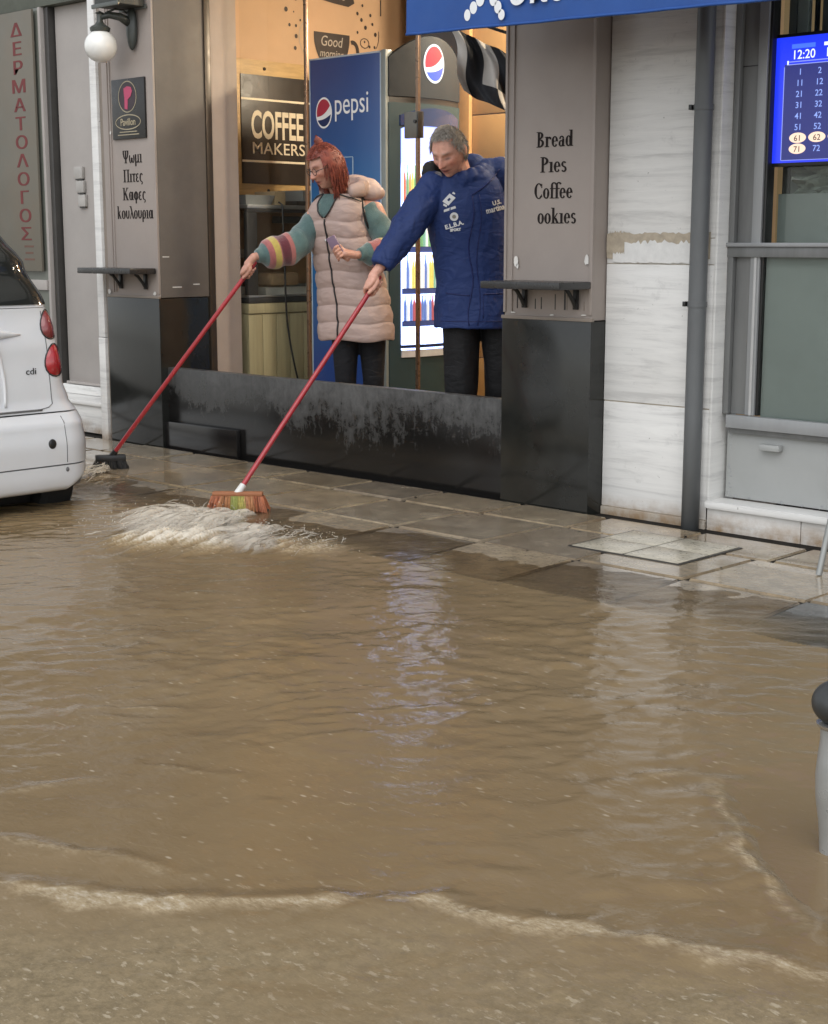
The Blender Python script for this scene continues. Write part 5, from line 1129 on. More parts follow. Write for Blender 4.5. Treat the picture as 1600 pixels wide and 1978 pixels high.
# trousers
tr = MB()
for hp, kn, ft in ((m_(-.048, 0, .92), m_(-.045, .03, .50), m_(-.05, .0, .17)), (m_(.150, -.015, .92), m_(.168, .0, .50), m_(.172, -.06, .17))):
    tr.tube([hp, hp.lerp(kn, .35), kn, kn.lerp(ft, .5), ft], [.098, .095, .088, .080, .080], 18)
tr.rings([oring(m_(.045, 0, z), R_, T_, .180, .125, 24) for z in (.86, .90, .98)])
me = fuse(tr, .009, 5); wrinkle(me, .006, None, 8); M_trous = cloth_mat('black_trousers', (.005, .005, .006), .75); finish('trousers', me, M_trous, man, tuple(man.location))
for sx, sz in ((-.055, .0), (.17, -.06)): 
    b = MB(); b.ball(m_(sx, sz+.06, .165), (.05, .13, .045), 16, 10, (R_, T_, Z_)); b.build('shoe', M_blackmetal, man, smooth=True)
# jacket
A_m = (R_*.995+T_*-.05).normalized(); F_m = (T_*.995+R_*.05).normalized()
tab = [(.825, .012, 0, .198, .150), (.90, .012, 0, .196, .148), (1.05, .006, 0, .186, .140), (1.20, -.006, .012, .188, .142), (1.34, -.022, .03, .196, .148), (1.45, -.030, .045, .200, .145), (1.52, -.034, .055, .190, .130), (1.575, -.040, .065, .150, .112), (1.615, -.048, .072, .105, .095)]
def jring(z, e=0):
    r, t, a, b = interp(tab, z); return oring(m_(r, t, z), A_m, F_m, a+e, b+e, 32, tilt=.22*max(0, min(1, (z-1.25)/.3)))
jk = MB(); jk.rings([jring(z) for z in [.825+.0395*i for i in range(21)]])
cuff = wr+(Rel-wr).normalized()*.012
jk.chain([m_(-.13, .06, 1.50), Rsh], [.095, .085], 16)
jk.tube([Rsh+(Rsh-Rel)*.12, Rsh.lerp(Rel, .35), Rel, Rel.lerp(cuff, .45), Rel.lerp(cuff, .85), cuff], [.082, .086, .077, .068, .059, .055], 18); jk.ball(Rsh, .085, 16, 12); jk.ball(Rel, .077, 16, 10)
jk.tube([Lsh, Lsh.lerp(Lel, .5), Lel, Lwr], [.09, .088, .078, .052], 16); jk.ball(Lsh, .092, 16, 12); jk.ball(Lel, .078, 14, 10)
# hood folded down behind the neck and stand collar
jk.ball(m_(.005, -.020, 1.640), (.075, .060, .075), 18, 12, (R_, T_, Z_)); jk.ball(m_(.085, -.02, 1.63), (.095, .075, .060), 16, 10, (R_, T_, Z_)); jk.ball(m_(.055, .035, 1.60), (.070, .06, .060), 16, 10, (R_, T_, Z_)); jk.ball(m_(-.10, -.01, 1.62), (.09, .06, .055), 16, 10, (R_, T_, Z_))
for i in range(13):
    a0 = math.radians(-60+300*i/12); jk.ball(m_(-.045+.098*math.cos(a0), .075+.085*math.sin(a0), 1.585+.030*math.cos(a0)-.012*math.sin(a0)), (.034, .034, .046), 10, 8)
me = fuse(jk, .0065, 4)
def wj(co):
    z = co[:, 2]; r = (co-np.array(MBs))@np.array(R_); arm = np.clip((-.17-r)/.06, 0, 1); hem = np.exp(-((z-.93)/.10)**2)
    return .55+.75*arm+.5*hem
wrinkle(me, .0090, wj, 7.5, 3.); wrinkle(me, .0032, wj, 24, 9.)
M_jack = cloth_mat('blue_nylon', (.012, .031, .125), .66, 8, .5, 420, .05)
jacket_me = me; jacket = finish('jacket', me, M_jack, man, tuple(man.location))
bvh = BVHTree.FromPolygons([Vector(v)+Vector(man.location) for v in mesh_np(me)], [tuple(p.vertices) for p in me.polygons])
def on_jacket(r, z, e=.003):
    o = m_(r, 1.5, z); h = bvh.ray_cast(o, -T_)
    return (h[0]+T_*e) if h[0] else m_(r, .15, z)
def decal(name, polys, m, r0, z0, parent, e=.0035, rot=0.):
    b = MB(); c, s = math.cos(rot), math.sin(rot)
    for p in polys: b.add([on_jacket(r0+x*c-y*s, z0+x*s+y*c, e) for x, y in p], [tuple(range(len(p)))])
    return b.build(name, m, parent)
M_logo = pmat('white_chest_print', (.62, .63, .64), .6, var=.1)
sq = lambda x, y, w, h: [(x-w/2, y-h/2), (x+w/2, y-h/2), (x+w/2, y+h/2), (x-w/2, y+h/2)]
dia = lambda w, i: [[(-w, 0), (0, -w), (0, -i), (-i, 0)], [(0, -w), (w, 0), (i, 0), (0, -i)], [(w, 0), (0, w), (0, i), (i, 0)], [(0, w), (-w, 0), (-i, 0), (0, i)]]
Mr, Mz = -.118, 1.475
decal('chest_logo', [[(x*1.15+.35*y, y*.95) for x, y in p] for p in dia(.030, .009)]+[[(-.03, -.012), (-.036, -.020), (-.022, -.034), (-.016, -.026)], [(.022, .026), (.034, .016), (.038, .022), (.03, .032)]], M_logo, Mr, Mz, jacket, rot=.25)
decal('chest_logo', [[(-.032, -.008), (.032, -.002), (.030, .010), (-.030, .004)]], M_logo, Mr+.004, Mz-.048, jacket, rot=.22)
decal('chest_badge', [[(.0215*math.cos(6.2832*i/18), .0215*math.sin(6.2832*i/18)) for i in range(18)]], M_logo, Mr+.026, Mz-.085, jacket)
decal('chest_badge', [[(.010*math.cos(6.2832*i/10), .010*math.sin(6.2832*i/10)) for i in range(10)]], pmat('badge_centre', (.25, .24, .2), .6), Mr+.026, Mz-.085, jacket, .0055)
def deco_text(s, r, z, size, rot, sx=1.):
    cu = bpy.data.curves.new('t', 'FONT'); cu.body = s; cu.size = size; cu.align_x = 'CENTER'; cu.resolution_u = 2; cu.offset = .0012/1
    ob = bpy.data.objects.new('t', cu); COL.objects.link(ob); dg = bpy.context.evaluated_depsgraph_get(); me = bpy.data.meshes.new_from_object(ob.evaluated_get(dg)); bpy.data.objects.remove(ob)
    c, s_ = math.cos(rot), math.sin(rot); b = MB(); b.v = [tuple(on_jacket(r+v.co.x*sx*c-v.co.y*s_, z+v.co.x*sx*s_+v.co.y*c, .004)) for v in me.vertices]; b.f = [list(p.vertices) for p in me.polygons]; b.mi = [0]*len(b.f)
    return b.build('chest_lettering', M_logo, jacket)
deco_text('E.L.B.A.', Mr+.03, Mz-.135, .030, .28, 1.05); deco_text('SPORT', Mr+.034, Mz-.156, .018, .1)
deco_text('U.S.', .128, 1.452, .030, .28); deco_text('martina', .122, 1.418, .040, .26, .82)
# placket, pocket flaps, hem cord: raised seams that follow the cloth
def seam(name, rz, rad, m, e=.001): 
    b = MB(); b.tube([on_jacket(r, z, e) for r, z in rz], rad, 6); return b.build(name, m, jacket, smooth=True)
M_navy = cloth_mat('navy_seam', (.008, .016, .09), .5, 8, .2)
seam('placket_edge', [(-.005+.012*math.sin(i*.5), 1.50-.66*i/24) for i in range(25)], .0035, M_navy); seam('placket_edge', [(.035+.010*math.sin(i*.4), 1.50-.66*i/24) for i in range(25)], .0022, M_navy)
seam('pocket_flap', [(-.13+.12*i/10, 1.005-.012*i/10) for i in range(11)], .003, M_navy); seam('pocket_flap', [(.06+.11*i/10, 1.0+.004*i/10) for i in range(11)], .003, M_navy); seam('pocket_edge', [(.06, 1.0-.12*i/8) for i in range(9)], .0022, M_navy)
seam('hem_stitch', [(-.165+.33*i/24, .862) for i in range(25)], .0022, M_navy); seam('collar_fold', [(.0+.14*t+.01*math.sin(t*3), 1.50+.10*t+.03*t*t) for t in [i/14 for i in range(15)]], .004, M_navy)
# dark lining of the hood and collar at his right cheek
b = MB(); b.ball(m_(-.205, .055, 1.612), (.050, .05, .060), 18, 12, (R_, T_, Z_)); b.ball(m_(-.120, .105, 1.562), (.07, .035, .022), 16, 10, (R_, T_, Z_))
me = fuse(b, .006, 3); wrinkle(me, .006, None, 20, 5.); finish('hood_lining', me, cloth_mat('black_lining', (.012, .011, .010), .7, 10, .6), jacket, tuple(man.location))
MB().tube([m_(-.235+.075*t, .115+.02*math.sin(t*3), 1.575+.028*math.sin(t*2.4)) for t in [i/8 for i in range(9)]], .0028, 6).build('collar_zip', pmat('zip_metal', (.5, .5, .5), .3, metal=.8), jacket, smooth=True)
# short grey hair: scalp shell and tufts
def hair_shell(c, M3, sc, cond, grow, jitter, seed):
    v, n, m = head_verts(48, 36); v = v.reshape(-1, 3)*sc
    keep = cond(v[:, 0]/sc, v[:, 1]/sc, v[:, 2]/sc)
    nn = v/np.linalg.norm(v, axis=1, keepdims=True)
    out = v+nn*grow+nn*np.array([[noise.noise(Vector(q*60+seed))*jitter] for q in v])
    ww = out@np.array(M3).T+np.array(c); b = MB(); fs = []
    for i in range(m):
        for j in range(n):
            q = (i*n+j, i*n+(j+1) % n, (i+1)*n+(j+1) % n, (i+1)*n+j)
            if all(keep[k] for k in q): fs.append(q)
    b.add([tuple(x) for x in ww], fs); return b
def cond_m(x, y, z): return ((z > .074+.45*np.clip(y-.02, 0, 1)) & (y < .080)) | ((y < .012) & (z > -.045) & (np.abs(x) > .03)) | ((y < -.03) & (z > -.07)) | ((np.abs(x) > .055) & (y < .045) & (z > .02))
M_hair_m = pmat('grey_hair', (.36, .32, .27), .6, var=.5, vs=70, c2=(.20, .175, .15)); M_hair_w = pmat('red_dyed_hair', (.24, .050, .028), .6, var=.55, vs=40, c2=(.10, .018, .013))
hs_ = hair_shell(hc, HM, 1.04, cond_m, .006, .0015, 3.); hs_.build('hair', M_hair_m, man, smooth=True)
v, n_, m__ = head_verts(48, 36); v = v.reshape(-1, 3); rng = random.Random(5); b = MB(); cnt = 0
while cnt < 3000:
    q = v[rng.randrange(len(v))]+np.array([rng.uniform(-.004, .004) for _ in range(3)])
    if not cond_m(*[np.array([k]) for k in q])[0]: continue
    cnt += 1; nn = Vector(q).normalized(); g = (nn*.12+Vector((rng.uniform(-.5, .5)+(.6 if q[0] > 0 else -.6)*.2, .55 if q[2] > .04 else .0, -.2 if q[2] < .05 else .25))).normalized()
    L = rng.uniform(.016, .030); g = (g-nn*g.dot(nn)).normalized(); p0 = Vector(q)*1.06; p1 = p0+(nn*.25+g)*L*.5; p2 = p1+(g-nn*.05)*L*.5
    b.tube([hc+HM@(p*1.04) for p in (p0, p1, p2)], [.0013, .0011, .0004], 3, cap=False)
b.build('hair_tufts', pmat('grey_tufts', (.42, .38, .33), .55, var=.6, vs=90, c2=(.16, .14, .12)), man)
# his broom
def broom(name, G, H, a, fibres, block, label, ferr):
    t = thing(name, (H.x, H.y, 0), label, 'broom', 'brooms')
    top = G-a*.055; b = MB(); b.tube([top, top.lerp(H, .5), H+a*-.005], .0125, 14); b.ball(top, .0125, 12, 8); b.build('handle', pmat('red_enamel_'+name, (.38, .022, .030), .32, var=.2, vs=18, coat=.3), t, smooth=True, auto=60)
    MB().tube([H-a*.05, H+a*.012], [.016, .019], 12).build('ferrule', ferr, t, smooth=True, auto=50)
    return t
br = broom('broom', mG, mHead, ma, None, None, 'red-handled broom with orange and yellow bristles held by the person in blue', pmat('white_ferrule', (.75, .75, .72), .4))
bd = (R_*.985+T_*.05).normalized(); bw = bd.cross(Z_)
MB().obox(mHead+Z_*-.002, (bd, bw, Z_), .122, .022, .010).build('block', pmat('orange_block', (.36, .14, .06), .6), br, bevel=.008)
M_bris = [pmat('bristle_%d' % i, c, .6, var=.4, vs=60) for i, c in enumerate(((.46, .15, .065), (.50, .44, .12), (.50, .22, .09), (.34, .36, .10)))]
rng = random.Random(9)
for k, (u0, u1, mi) in enumerate(((-1, -.62, 0), (-.62, -.25, 2), (-.25, .02, 3), (.02, .30, 1), (.30, .62, 2), (.62, 1, 0))):
    b = MB()
    for i in range(130):
        u = rng.uniform(u0, u1); w = rng.uniform(-1, 1); p = mHead+bd*u*.125+bw*w*.024-Z_*.012; e = p-Z_*rng.uniform(.060, .078)+bw*(w*.03+rng.uniform(-.008, .008))+bd*(u*.02+rng.uniform(-.012, .012))
        b.tube([p, p.lerp(e, .5)+bw*w*.004, e], [.0022, .0024, .0014], 4, cap=False)
    b.build('bristle_tuft', M_bris[mi], br)

# =========================================================== the woman
WBs = Vector((-1.418, .360, .0))
def w_(r, t, z): return WBs+R_*r+T_*t+Z_*z
wG = w_(-.579, .220, 1.107); wHead = Vector((-2.275, -.745, .062)); wa = (wHead-wG).normalized()
wc = w_(-.150, .150, 1.668); WM = head_frame(R_*-.78+T_*.48+Z_*-.40)
sk = MB(); head_add(sk, wc, WM, True, .96)
wwr = grip(sk, wG, wa, Z_*.85+T_*.3-R_*.1, .0125, .95, -1)
sR, eR = w_(-.215, .02, 1.440), w_(-.318, .09, 1.250); sL, eL = w_(.120, .06, 1.445), w_(.232, .11, 1.222)
pG = w_(-.075, .300, 1.200); pa = (w_(-.115, .305, 1.275)-pG).normalized()
lw = w_(.012, .275, 1.193)
wl_ = grip(sk, pG, pa, R_*.8-Z_*.2-T_*.35, .013, .92, 1, lw)
sk.chain([wwr, wwr.lerp(eR, .5), eR, sR], [.022, .029, .033, .042]); sk.chain([pG+R_*.03, lw, lw.lerp(eL, .5), eL, sL], [.022, .021, .028, .033, .042])
sk.chain([wc+Vector(WM.col[1])*-.03+Vector(WM.col[2])*-.06, w_(-.085, .07, 1.52), w_(-.05, .03, 1.40)], [.050, .052, .06])
sk.chain([sR, w_(-.04, .03, 1.43), sL], [.042, .08, .042]); sk.chain([w_(-.04, .03, 1.38), w_(-.01, 0, 1.15), w_(.0, 0, .92)], [.095, .09, .11], 16)
for hp, kn, ft in ((w_(-.062, 0, .88), w_(-.06, .035, .50), w_(-.06, .0, .18)), (w_(.085, 0, .88), w_(.10, .02, .50), w_(.105, -.02, .18))):
    sk.chain([hp, kn, ft], [.076, .050, .034]); sk.chain([ft, ft+T_*.09-Z_*.03], [.030, .026])
me = fuse(sk, .0036, 1); colour_skin(me, wc, WM, (.52, .275, .20), (.42, .10, .09), (.13, .05, .035), 0., True, .96)
wom = finish('person', me, M_skin, None, (WBs.x, WBs.y, .12)); tag(wom, 'red-haired person with glasses in a long pink quilted vest holding a broom', 'person')
lg = MB()
for hp, kn, ft in ((w_(-.060, 0, .92), w_(-.058, .03, .50), w_(-.06, .0, .16)), (w_(.088, 0, .92), w_(.10, .02, .50), w_(.105, -.02, .16))):
    lg.tube([hp, hp.lerp(kn, .4), kn, kn.lerp(ft, .4), ft], [.095, .082, .062, .058, .044], 16)
me = fuse(lg, .008, 4); finish('leggings', me, cloth_mat('black_leggings', (.007, .007, .009), .8), wom, tuple(wom.location))
for sx, sz in ((-.06, .0), (.105, -.02)): 
    b = MB(); b.ball(w_(sx, sz+.05, .16), (.042, .115, .04), 16, 10, (R_, T_, Z_)); b.build('shoe', M_blackmetal, wom, smooth=True)
# knitted sleeves: bell shaped, striped bands, ribbed cuff
kc = [(.075, .135, .13), (.33, .10, .095), (.10, .010, .022), (.42, .33, .075)]
def knit(name, c):
    m, nt, p, o = nmat(name); v = pos(nt); f = noise_n(nt, v, 45, 5, .7)
    nt.links.new(mix(nt, ramp(nt, f, [(.3, 0.), (.7, .6)]), c, tuple(x*.6 for x in c)), p.inputs['Base Color']); seti(p, Roughness=.9, Sheen_Weight=.5)
    bump(nt, p, noise_n(nt, v, 170, 2), .6, .004); bump(nt, p, noise_n(nt, v, 24, 3), .4, .01); return m
M_kn = [knit('knit_%d' % i, c) for i, c in enumerate(kc)]
def sleeve(s, e, w, prof, bands, name):
    """shoulder s, elbow e, wrist w; prof = (t, radius); bands = (t_end, colour)"""
    n = 90; rs = []; mats = []; L1 = (e-s).length; L2 = (w-e).length; k = L1/(L1+L2); up = None
    P = lambda t: (s.lerp(e, t/k) if t < k else e.lerp(w, (t-k)/(1-k)))
    sm = lambda t: sum((P(min(1, max(0, t+d))) for d in (-.09, -.045, 0, .045, .09)), Vector())/5
    for i in range(n+1):
        t = i/n; p = sm(t); tg = (sm(min(1, t+.01))-sm(max(0, t-.01))).normalized()
        if up is None: up = Z_
        a = (up-tg*up.dot(tg)).normalized(); b_ = tg.cross(a); up = a; r = interp(prof, t)[0]; ring = []
        for j in range(26):
            q = 6.2832*j/26; fold = 1+.075*noise.noise(Vector((math.cos(q)*1.3, math.sin(q)*1.3, t*7+s.x*5)))+.055*math.sin(t*34+2*math.sin(q))*(1 if t < .75 else .3)
            sag = -Z_*(.022*max(0, math.sin(math.pi*min(1, max(0, (t-.35)/.6))))*max(0, -math.sin(q)*0+(-(a*math.cos(q)+b_*math.sin(q)).z)))
            ring.append(p+(a*math.cos(q)+b_*math.sin(q))*r*fold+sag)
        rs.append(ring)
    b = MB(); b.rings(rs); mi = []
    for i in range(n):
        t = (i+.5)/n; c = next(c for te, c in bands if t <= te); mi += [c]*26
    b.mi = mi+[0, 0]
    return b.build(name, M_kn, wom, smooth=True)
cf = wwr+(eR-wwr).normalized()*.005
sleeve(w_(-.170, -.025, 1.450), eR, cf, [(0, .066), (.2, .070), (.45, .076), (.62, .078), (.78, .084), (.87, .074), (.92, .046), (1, .036)], [(.60, 0), (.66, 1), (.755, 2), (.765, 1), (.835, 3), (.885, 1), (1.01, 0)], 'sleeve')
sleeve(w_(.045, .06, 1.450), eL, lw+(eL-lw).normalized()*.01, [(0, .075), (.2, .076), (.45, .074), (.6, .078), (.75, .074), (.86, .062), (.92, .042), (1, .034)], [(.52, 0), (.60, 1), (.70, 2), (.74, 3), (.87, 1), (1.01, 0)], 'sleeve')
b = MB(); b.rings([oring(w_(-.05-.03*i/5, .035+.035*i/5, 1.42+.10*i/5), R_, T_, .125-.062*i/5, .10-.043*i/5, 24) for i in range(6)]); b.build('sweater_collar', M_kn[0], wom, smooth=True)
# quilted vest, zip off to her front which turns to the photo's left
fa = math.radians(-27); F_w = (T_*math.cos(fa)+R_*math.sin(fa)).normalized(); A_w = Z_.cross(F_w)*-1; A_w = F_w.cross(Z_)*-1
vt = [(.715, .003, 0, .222, .165), (.80, .000, 0, .222, .164), (.95, -.012, 0, .210, .155), (1.10, -.035, .006, .196, .146), (1.25, -.065, .02, .184, .142), (1.36, -.086, .035, .176, .136), (1.43, -.090, .045, .172, .128), (1.475, -.090, .055, .152, .114), (1.505, -.085, .062, .124, .098), (1.525, -.082, .068, .098, .086)]
n = 72; zs = [.715+.81*i/168 for i in range(169)]; seams = [.715, .815, .912, 1.007, 1.102, 1.195, 1.288, 1.380, 1.54]
rs = []
for z in zs:
    r, t, a, bb = interp(vt, z); lo = max(q for q in seams if q <= z+1e-6); hi = min(q for q in seams if q > z-1e-6) if z < 1.54 else 1.54
    q = (z-lo)/max(1e-6, hi-lo); puff = .0115*(max(0, math.sin(math.pi*q))**.4)-.006 if z < 1.38 else .006*math.sin(math.pi*min(1, q*1.2))**.5 if q < .83 else .004
    ring = oring(w_(r, t, z), A_w, F_w, a+puff, bb+puff, n, pw=2.25, tilt=0)
    for j in range(n):
        p = ring[j]; d = (p-w_(r, t, z)).normalized(); k = noise.noise(Vector((j*.55, z*26, 4)))*.004*(1 if z < 1.4 else .4)+noise.noise(Vector((j*1.6, z*60, 9)))*.0016
        ring[j] = p+d*k+Z_*(.006*math.sin(j*.35+1)*(1 if z < 1.4 else 0))
    rs.append(ring)
b = MB(); b.rings(rs, cap=False); M_vest = cloth_mat('dusty_pink_nylon', (.42, .312, .275), .55, 9, .35, 420, .05)
vest = b.build('vest', M_vest, wom, smooth=True)
# inside of the vest hem so it is not paper thin
MB().rings([[p+(w_(.003, 0, .715)-p).normalized()*.018 for p in rs[0]], [p+(w_(.0, 0, .95)-p).normalized()*.03 for p in rs[48]]], cap=False).build('vest_lining', M_trous, vest, smooth=True)
jf = min(range(n), key=lambda j: -(rs[60][j]-w_(0, 0, zs[60])).dot(F_w))
zp = [rs[i][jf]+F_w*(.004)+A_w*(.006*math.sin(i*.06)) for i in range(0, 140, 3)]
MB().tube(zp, [(.0075, .004)]*len(zp), 8).build('zip', M_blackmetal, vest, smooth=True); MB().ball(zp[-9]+F_w*.008-A_w*.004, (.005, .005, .009), 8, 6).build('zip_pull', M_alu, vest, smooth=True)
# collar wings with dark piping and the hood lying on her back
hd = MB()
for i in range(35):
    a0 = math.radians(-125+250*i/34-90); c_ = math.cos(a0); s_ = math.sin(a0); k = .5-.5*s_
    hd.ball(w_(-.062, .055, 1.520)+A_w*(.112*c_)+F_w*(.098*s_)+Z_*(.012+.040*k), (.022+.020*k, .022+.020*k, .030+.026*k), 10, 8)
hd.ball(w_(.035, -.03, 1.560), (.115, .085, .062), 18, 12, (R_, T_, Z_)); hd.ball(w_(.085, .0, 1.535), (.085, .08, .05), 16, 10, (R_, T_, Z_)); hd.ball(w_(.0, -.06, 1.585), (.09, .06, .05), 16, 10, (R_, T_, Z_))
me = fuse(hd, .006, 4); wrinkle(me, .007, None, 13, 2.); finish('hood', me, M_vest, wom, tuple(wom.location))
def vring(i, jo, e):
    k = jf+jo; a = math.floor(k); t = k-a; p = rs[i][a % n].lerp(rs[i][(a+1) % n], t); c = Vector((sum(q.x for q in rs[i])/n, sum(q.y for q in rs[i])/n, p.z)); return p+(p-c).normalized()*e
I0, I1, HW_ = 140, 168, 4.2
MB().grid(lambda u, v: vring(int(round(I0+(I1-I0)*v)), (2*u-1)*HW_*v**.8, .0035), 10, 15).build('neck_opening', M_kn[0], vest, smooth=True)
for sg_ in (-1, 1):
    pp_ = [vring(int(round(I0+(I1-I0)*v)), sg_*(HW_*v**.8+.3), .006) for v in [k/12 for k in range(13)]]
    pp_ += [vring(I1-int(6*k/8), sg_*(HW_+1.6*k), .010+.012*k/8)-Z_*.012*k/8 for k in range(1, 9)]
    MB().tube(pp_, .0045, 6).build('piping', M_blackmetal, vest, smooth=True)
for sA, sgn in ((sL, 1),):
    c_ = w_(-.215 if sgn < 0 else .06, .03 if sgn < 0 else .075, 1.405); ax = (R_*sgn*.93+Z_*.25+T_*.15).normalized(); u1 = ax.cross(F_w).normalized(); u2 = ax.cross(u1)
    MB().tube([c_+ax*.012+u1*(.098*math.cos(q))+u2*(.082*math.sin(q)) for q in [6.2832*i/28 for i in range(29)]], .0065, 6).build('armhole_binding', M_trous, vest, smooth=True)
# hair: shell, swept top, hanging sides, top knot
def cond_w(x, y, z): return ((z > .060+.3*np.clip(y-.06, 0, 1)) & (y < .095)) | ((y < .030) & (np.abs(x) > .030) & (z > -.11)) | (y < -.01) | ((np.abs(x) > .058) & (y < .05) & (z > .015))
hw = hair_shell(wc, WM, .96, cond_w, .017, .006, 8.); hw.build('hair', M_hair_w, wom, smooth=True)
v, _, _ = head_verts(48, 36, True); v = v.reshape(-1, 3); rng = random.Random(11); kn = Vector((.0, -.01, .145)); b = MB(); cnt = 0
iw = WM.transposed(); dn = iw@Vector((0, 0, -1))          # world down in head space
while cnt < 3600:
    q = v[rng.randrange(len(v))]
    if not cond_w(*[np.array([k]) for k in q])[0]: continue
    cnt += 1; p = Vector(q)*(1.13+rng.random()*.09); pts = [p]
    up_ = q[2] > .035 and q[1] > -.05
    if up_:
        for i in range(1, 8):
            t = i/7; d = p.lerp(kn, t); rad = 1.16-.0*t; e = d.normalized(); ell = 1/math.sqrt((e.x/.087)**2+(e.y/.108)**2+(e.z/.130)**2)
            pts.append(e*max(d.length, ell)+Vector((rng.uniform(-.003, .003),)*3))
    else:
        L = rng.uniform(.055, .105); cur = p.copy(); vel = dn*.6+Vector((0, -.35, 0))
        for i in range(1, 9):
            cur = cur+vel.normalized()*L/8; vel = vel*.75+dn*.4+Vector((rng.uniform(-.12, .12), rng.uniform(-.1, .1), rng.uniform(-.1, .1)))
            e = cur.normalized(); ell = 1/math.sqrt((e.x/.088)**2+(e.y/.110)**2+(e.z/.132)**2)
            if cur.length < ell: cur = e*ell
            pts.append(cur.copy())
    b.tube([wc+WM@(x*.96) for x in pts], [.0020]+[.0022]*(len(pts)-2)+[.0006], 3, cap=False)
for i in range(120):
    a0 = rng.random()*6.28; pts = [kn+Vector((math.cos(a0+k*.9)*.024*math.sin(k/5*3.1+.3), math.sin(a0+k*.9)*.024*math.sin(k/5*3.1+.3), -.028+.014*k)) for k in range(6)]
    b.tube([wc+WM@(x*.96) for x in pts], [.004]*5+[.0015], 4, cap=False)
b.build('hair_strands', pmat('red_strands', (.30, .062, .030), .6, var=.6, vs=55, c2=(.11, .022, .014)), wom, smooth=True)
# glasses
gl = MB()
for sx in (-1, 1):
    gl.tube([wc+WM@(Vector((sx*.031+.023*math.cos(q), .0985, .010+.019*math.sin(q)))*.97) for q in [6.2832*i/20 for i in range(21)]], .0019, 6); gl.tube([wc+WM@(Vector(p)*.97) for p in ((sx*.054, .0975, .014), (sx*.074, .07, .014), (sx*.083, .01, .008))], .0018, 6)
gl.tube([wc+WM@(Vector(p)*.97) for p in ((-.008, .1, .014), (0, .104, .016), (.008, .1, .014))], .0019, 6); gl.build('glasses', pmat('thin_dark_frame', (.05, .045, .045), .25, metal=.5), wom, smooth=True)
# phone in her hand, her broom
ph = MB(); pc_ = pG+pa*.042; pn = (T_*.75-R_*.55+Z_*.1); pn = (pn-pa*pn.dot(pa)).normalized(); psd = pa.cross(pn)
ph.obox(pc_, (psd, pn, pa), .030, .0045, .062); tag(ph.build('phone', pmat('lavender_phone_case', (.24, .17, .24), .35), bevel=.004), 'lavender phone held against the pink vest', 'phone')
b2 = broom('broom', wG, wHead, wa, None, None, 'red-handled broom with black bristles held by the person in the pink vest', M_blackmetal)
bd = (R_*.93-T_*.25).normalized(); bw = bd.cross(Z_)
MB().obox(wHead, (bd, bw, Z_), .085, .028, .018).build('block', M_blackmetal, b2, bevel=.01)
b = MB()
for i in range(420):
    u = rng.uniform(-1, 1); w = rng.uniform(-1, 1); p = wHead+bd*u*.082+bw*w*.026-Z_*.012; e = p-Z_*rng.uniform(.045, .06)+bw*(w*.02+rng.uniform(-.012, .012))+bd*(u*.02+rng.uniform(-.012, .012)); b.tube([p, e], [.0026, .0018], 4, cap=False)
b.build('bristle_tuft', pmat('black_bristle', (.018, .017, .016), .6), b2)
# ------------------------------------------------------------------ thrown water
def spray_mat():
    m, nt, p, o = nmat('aerated_water'); v = pos(nt); f = noise_n(nt, v, 30, 4)
    nt.links.new(mix(nt, f, (.62, .56, .46), (.80, .77, .70)), p.inputs['Base Color']); seti(p, Roughness=.25, IOR=1.33, Alpha=.6, Transmission_Weight=.1); return m
M_spray = spray_mat()
def splash(name, label, src, n, along, side, vlen, vz, rad, seed, zs0=.0, spread=.5, drops=200):
    rng = random.Random(seed); b = MB()
    for i in range(n):
        u = rng.betavariate(1.3, 1.3); s0 = src[0].lerp(src[1], u); d = (along+side*rng.gauss(0, spread)*.5).normalized()
        L = vlen*rng.betavariate(1.6, 2.2)*1.6; a0 = rng.random()**1.3*.75; ln = rng.uniform(.05, .20); v0 = vz*rng.betavariate(1.5, 2.5)
        pts = []; rr = rad*rng.uniform(.45, 1.4)
        for k in range(7):
            t = min(1.15, a0+ln*k/6/ max(.25, L)); x = t*L; z = zs0+4*v0*t*(1-t)
            pts.append(s0+d*x+Z_*max(-.012, z)+Vector((rng.gauss(0, .0025), rng.gauss(0, .0025), rng.gauss(0, .002))))
        b.tube(pts, [rr*.15, rr*.7, rr, rr*1.05, rr*.9, rr*.5, rr*.1], 5, cap=False)
    for i in range(drops):
        u = rng.random(); s0 = src[0].lerp(src[1], u); d = (along+side*rng.gauss(0, spread)).normalized(); t = rng.random()**.7; L = vlen*rng.uniform(.5, 1.5)
        p = s0+d*t*L+Z_*(zs0+4*vz*rng.random()*1.2*t*(1-t)+.004); r = rng.uniform(.0008, .0026); b.ball(p, (r, r, r*rng.uniform(.8, 1.6)), 6, 4)
    return tag(b.build(name, M_spray, smooth=True), label, 'splash', kind='stuff')
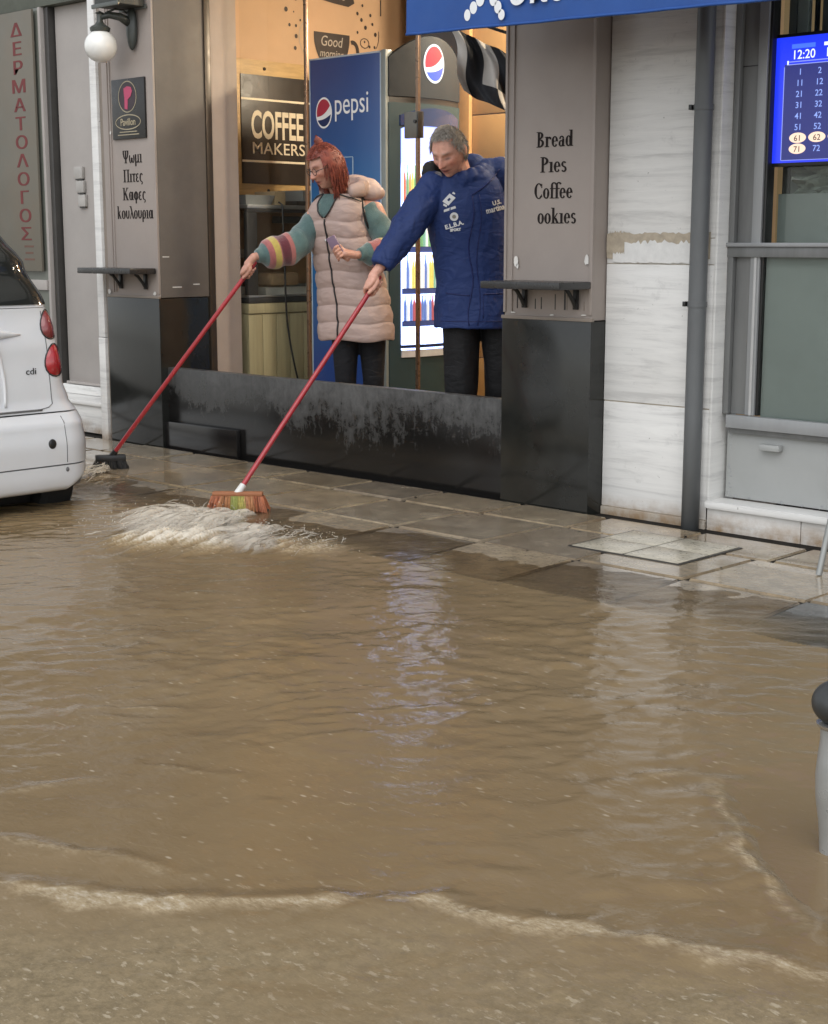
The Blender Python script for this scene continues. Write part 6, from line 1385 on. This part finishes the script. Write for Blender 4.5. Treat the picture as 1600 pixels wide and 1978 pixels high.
def sheet_mat():
    m, nt, p, o = nmat('foaming_sheet'); a = N(nt, 'ShaderNodeAttribute', attribute_name='fade').outputs['Fac']
    st = N(nt, 'ShaderNodeAttribute', attribute_name='streak').outputs['Fac']; v = pos(nt); g = noise_n(nt, v, 55, 5, .75)
    s1 = N(nt, 'ShaderNodeMath', operation='MULTIPLY_ADD'); nt.links.new(g, s1.inputs[0]); s1.inputs[1].default_value = .9; nt.links.new(st, s1.inputs[2])
    k = ramp(nt, s1.outputs[0], [(.58, 0.), (1.15, .70)]); mu = N(nt, 'ShaderNodeMath', operation='MULTIPLY'); nt.links.new(k, mu.inputs[0]); nt.links.new(a, mu.inputs[1]); nt.links.new(mu.outputs[0], p.inputs['Alpha'])
    nt.links.new(mix(nt, g, (.56, .48, .36), (.86, .82, .74)), p.inputs['Base Color']); seti(p, Roughness=.3, IOR=1.33, Subsurface_Weight=.0); bump(nt, p, g, .5, .01); return m
M_sheet = sheet_mat()
al = Vector((.20, -.98, 0)); sd_ = Vector((.98, .20, 0))
def sheets(n, c0, c1, lmin, lmax, wmin, wmax, hmax, seed, label):
    rng = random.Random(seed); b = MB(); fade = []; streak = []; nu, nv = 16, 22
    for q in range(n):
        c = c0.lerp(c1, rng.random())+al*rng.random()*lmax*.45; d = (al+sd_*rng.gauss(0, .22)).normalized(); sd2 = Vector((-d.y, d.x, 0)); L = rng.uniform(lmin, lmax); w = rng.uniform(wmin, wmax); hh = hmax*rng.uniform(.3, 1.); ph = rng.random()*9; lift = rng.uniform(.0, .35)
        def fn(u, v):
            x = (u-.5)*w*(1+.5*v); z = 4*hh*v*(1-v)*(1-.6*(2*u-1)**2)+.012*noise.noise(Vector((u*5+ph, v*3, q)))+.008*noise.noise(Vector((u*14, v*5, q+ph)))*(v*(1.2-v))
            return c+d*(L*v)+sd2*(x+.02*noise.noise(Vector((v*4, ph, u*2))))+Z_*(max(-.008, z)+.004)
        b.grid(fn, nu, nv)
        for j in range(nv+1):
            for i in range(nu+1):
                u, v = i/nu, j/nv; fade.append((1-abs(2*u-1)**2)*min(1, v*6)*min(1, (1-v)*2.5)); streak.append(.5+.85*noise.noise(Vector((u*w*70+ph*7, v*L*7, q)))+.25*noise.noise(Vector((u*w*190+ph, v*L*16, q*3))))
    o = b.build('water_splash', M_sheet, smooth=True); vfloat(o.data, 'fade', np.array(fade)); vfloat(o.data, 'streak', np.array(streak)); return tag(o, label, 'splash', kind='stuff')
sheets(70, Vector((-.82, -1.20, 0)), Vector((-.50, -1.18, 0)), .16, .52, .05, .16, .060, 31, 'pale foaming sheet of water thrown out by the orange broom')
sheets(10, Vector((-.40, -1.24, 0)), Vector((.10, -1.24, 0)), .22, .42, .10, .2, .035, 32, 'low foaming ripple of water to the right of the orange broom')
sheets(5, Vector((-2.24, -.80, 0)), Vector((-2.18, -.82, 0)), .2, .36, .05, .10, .04, 33, 'thin foaming sheet of water below the black broom')
splash('water_spray', 'fine spray of droplets over the splash at the orange broom', (Vector((-.86, -1.24, .0)), Vector((-.42, -1.22, .0))), 60, al, sd_, .72, .09, .0022, 21, drops=420, spread=.4)
splash('water_spray', 'fine droplets beside the orange broom head', (Vector((-.36, -1.24, .0)), Vector((.20, -1.22, .0))), 50, al, sd_, .34, .045, .0022, 22, drops=220, spread=.5)
splash('water_spray', 'droplets dripping from the black broom', (Vector((-2.25, -.80, .0)), Vector((-2.16, -.82, .0))), 90, Vector((.35, -.94, 0)), Vector((.94, .35, 0)), .32, .05, .0026, 23, .01, .35, 60)
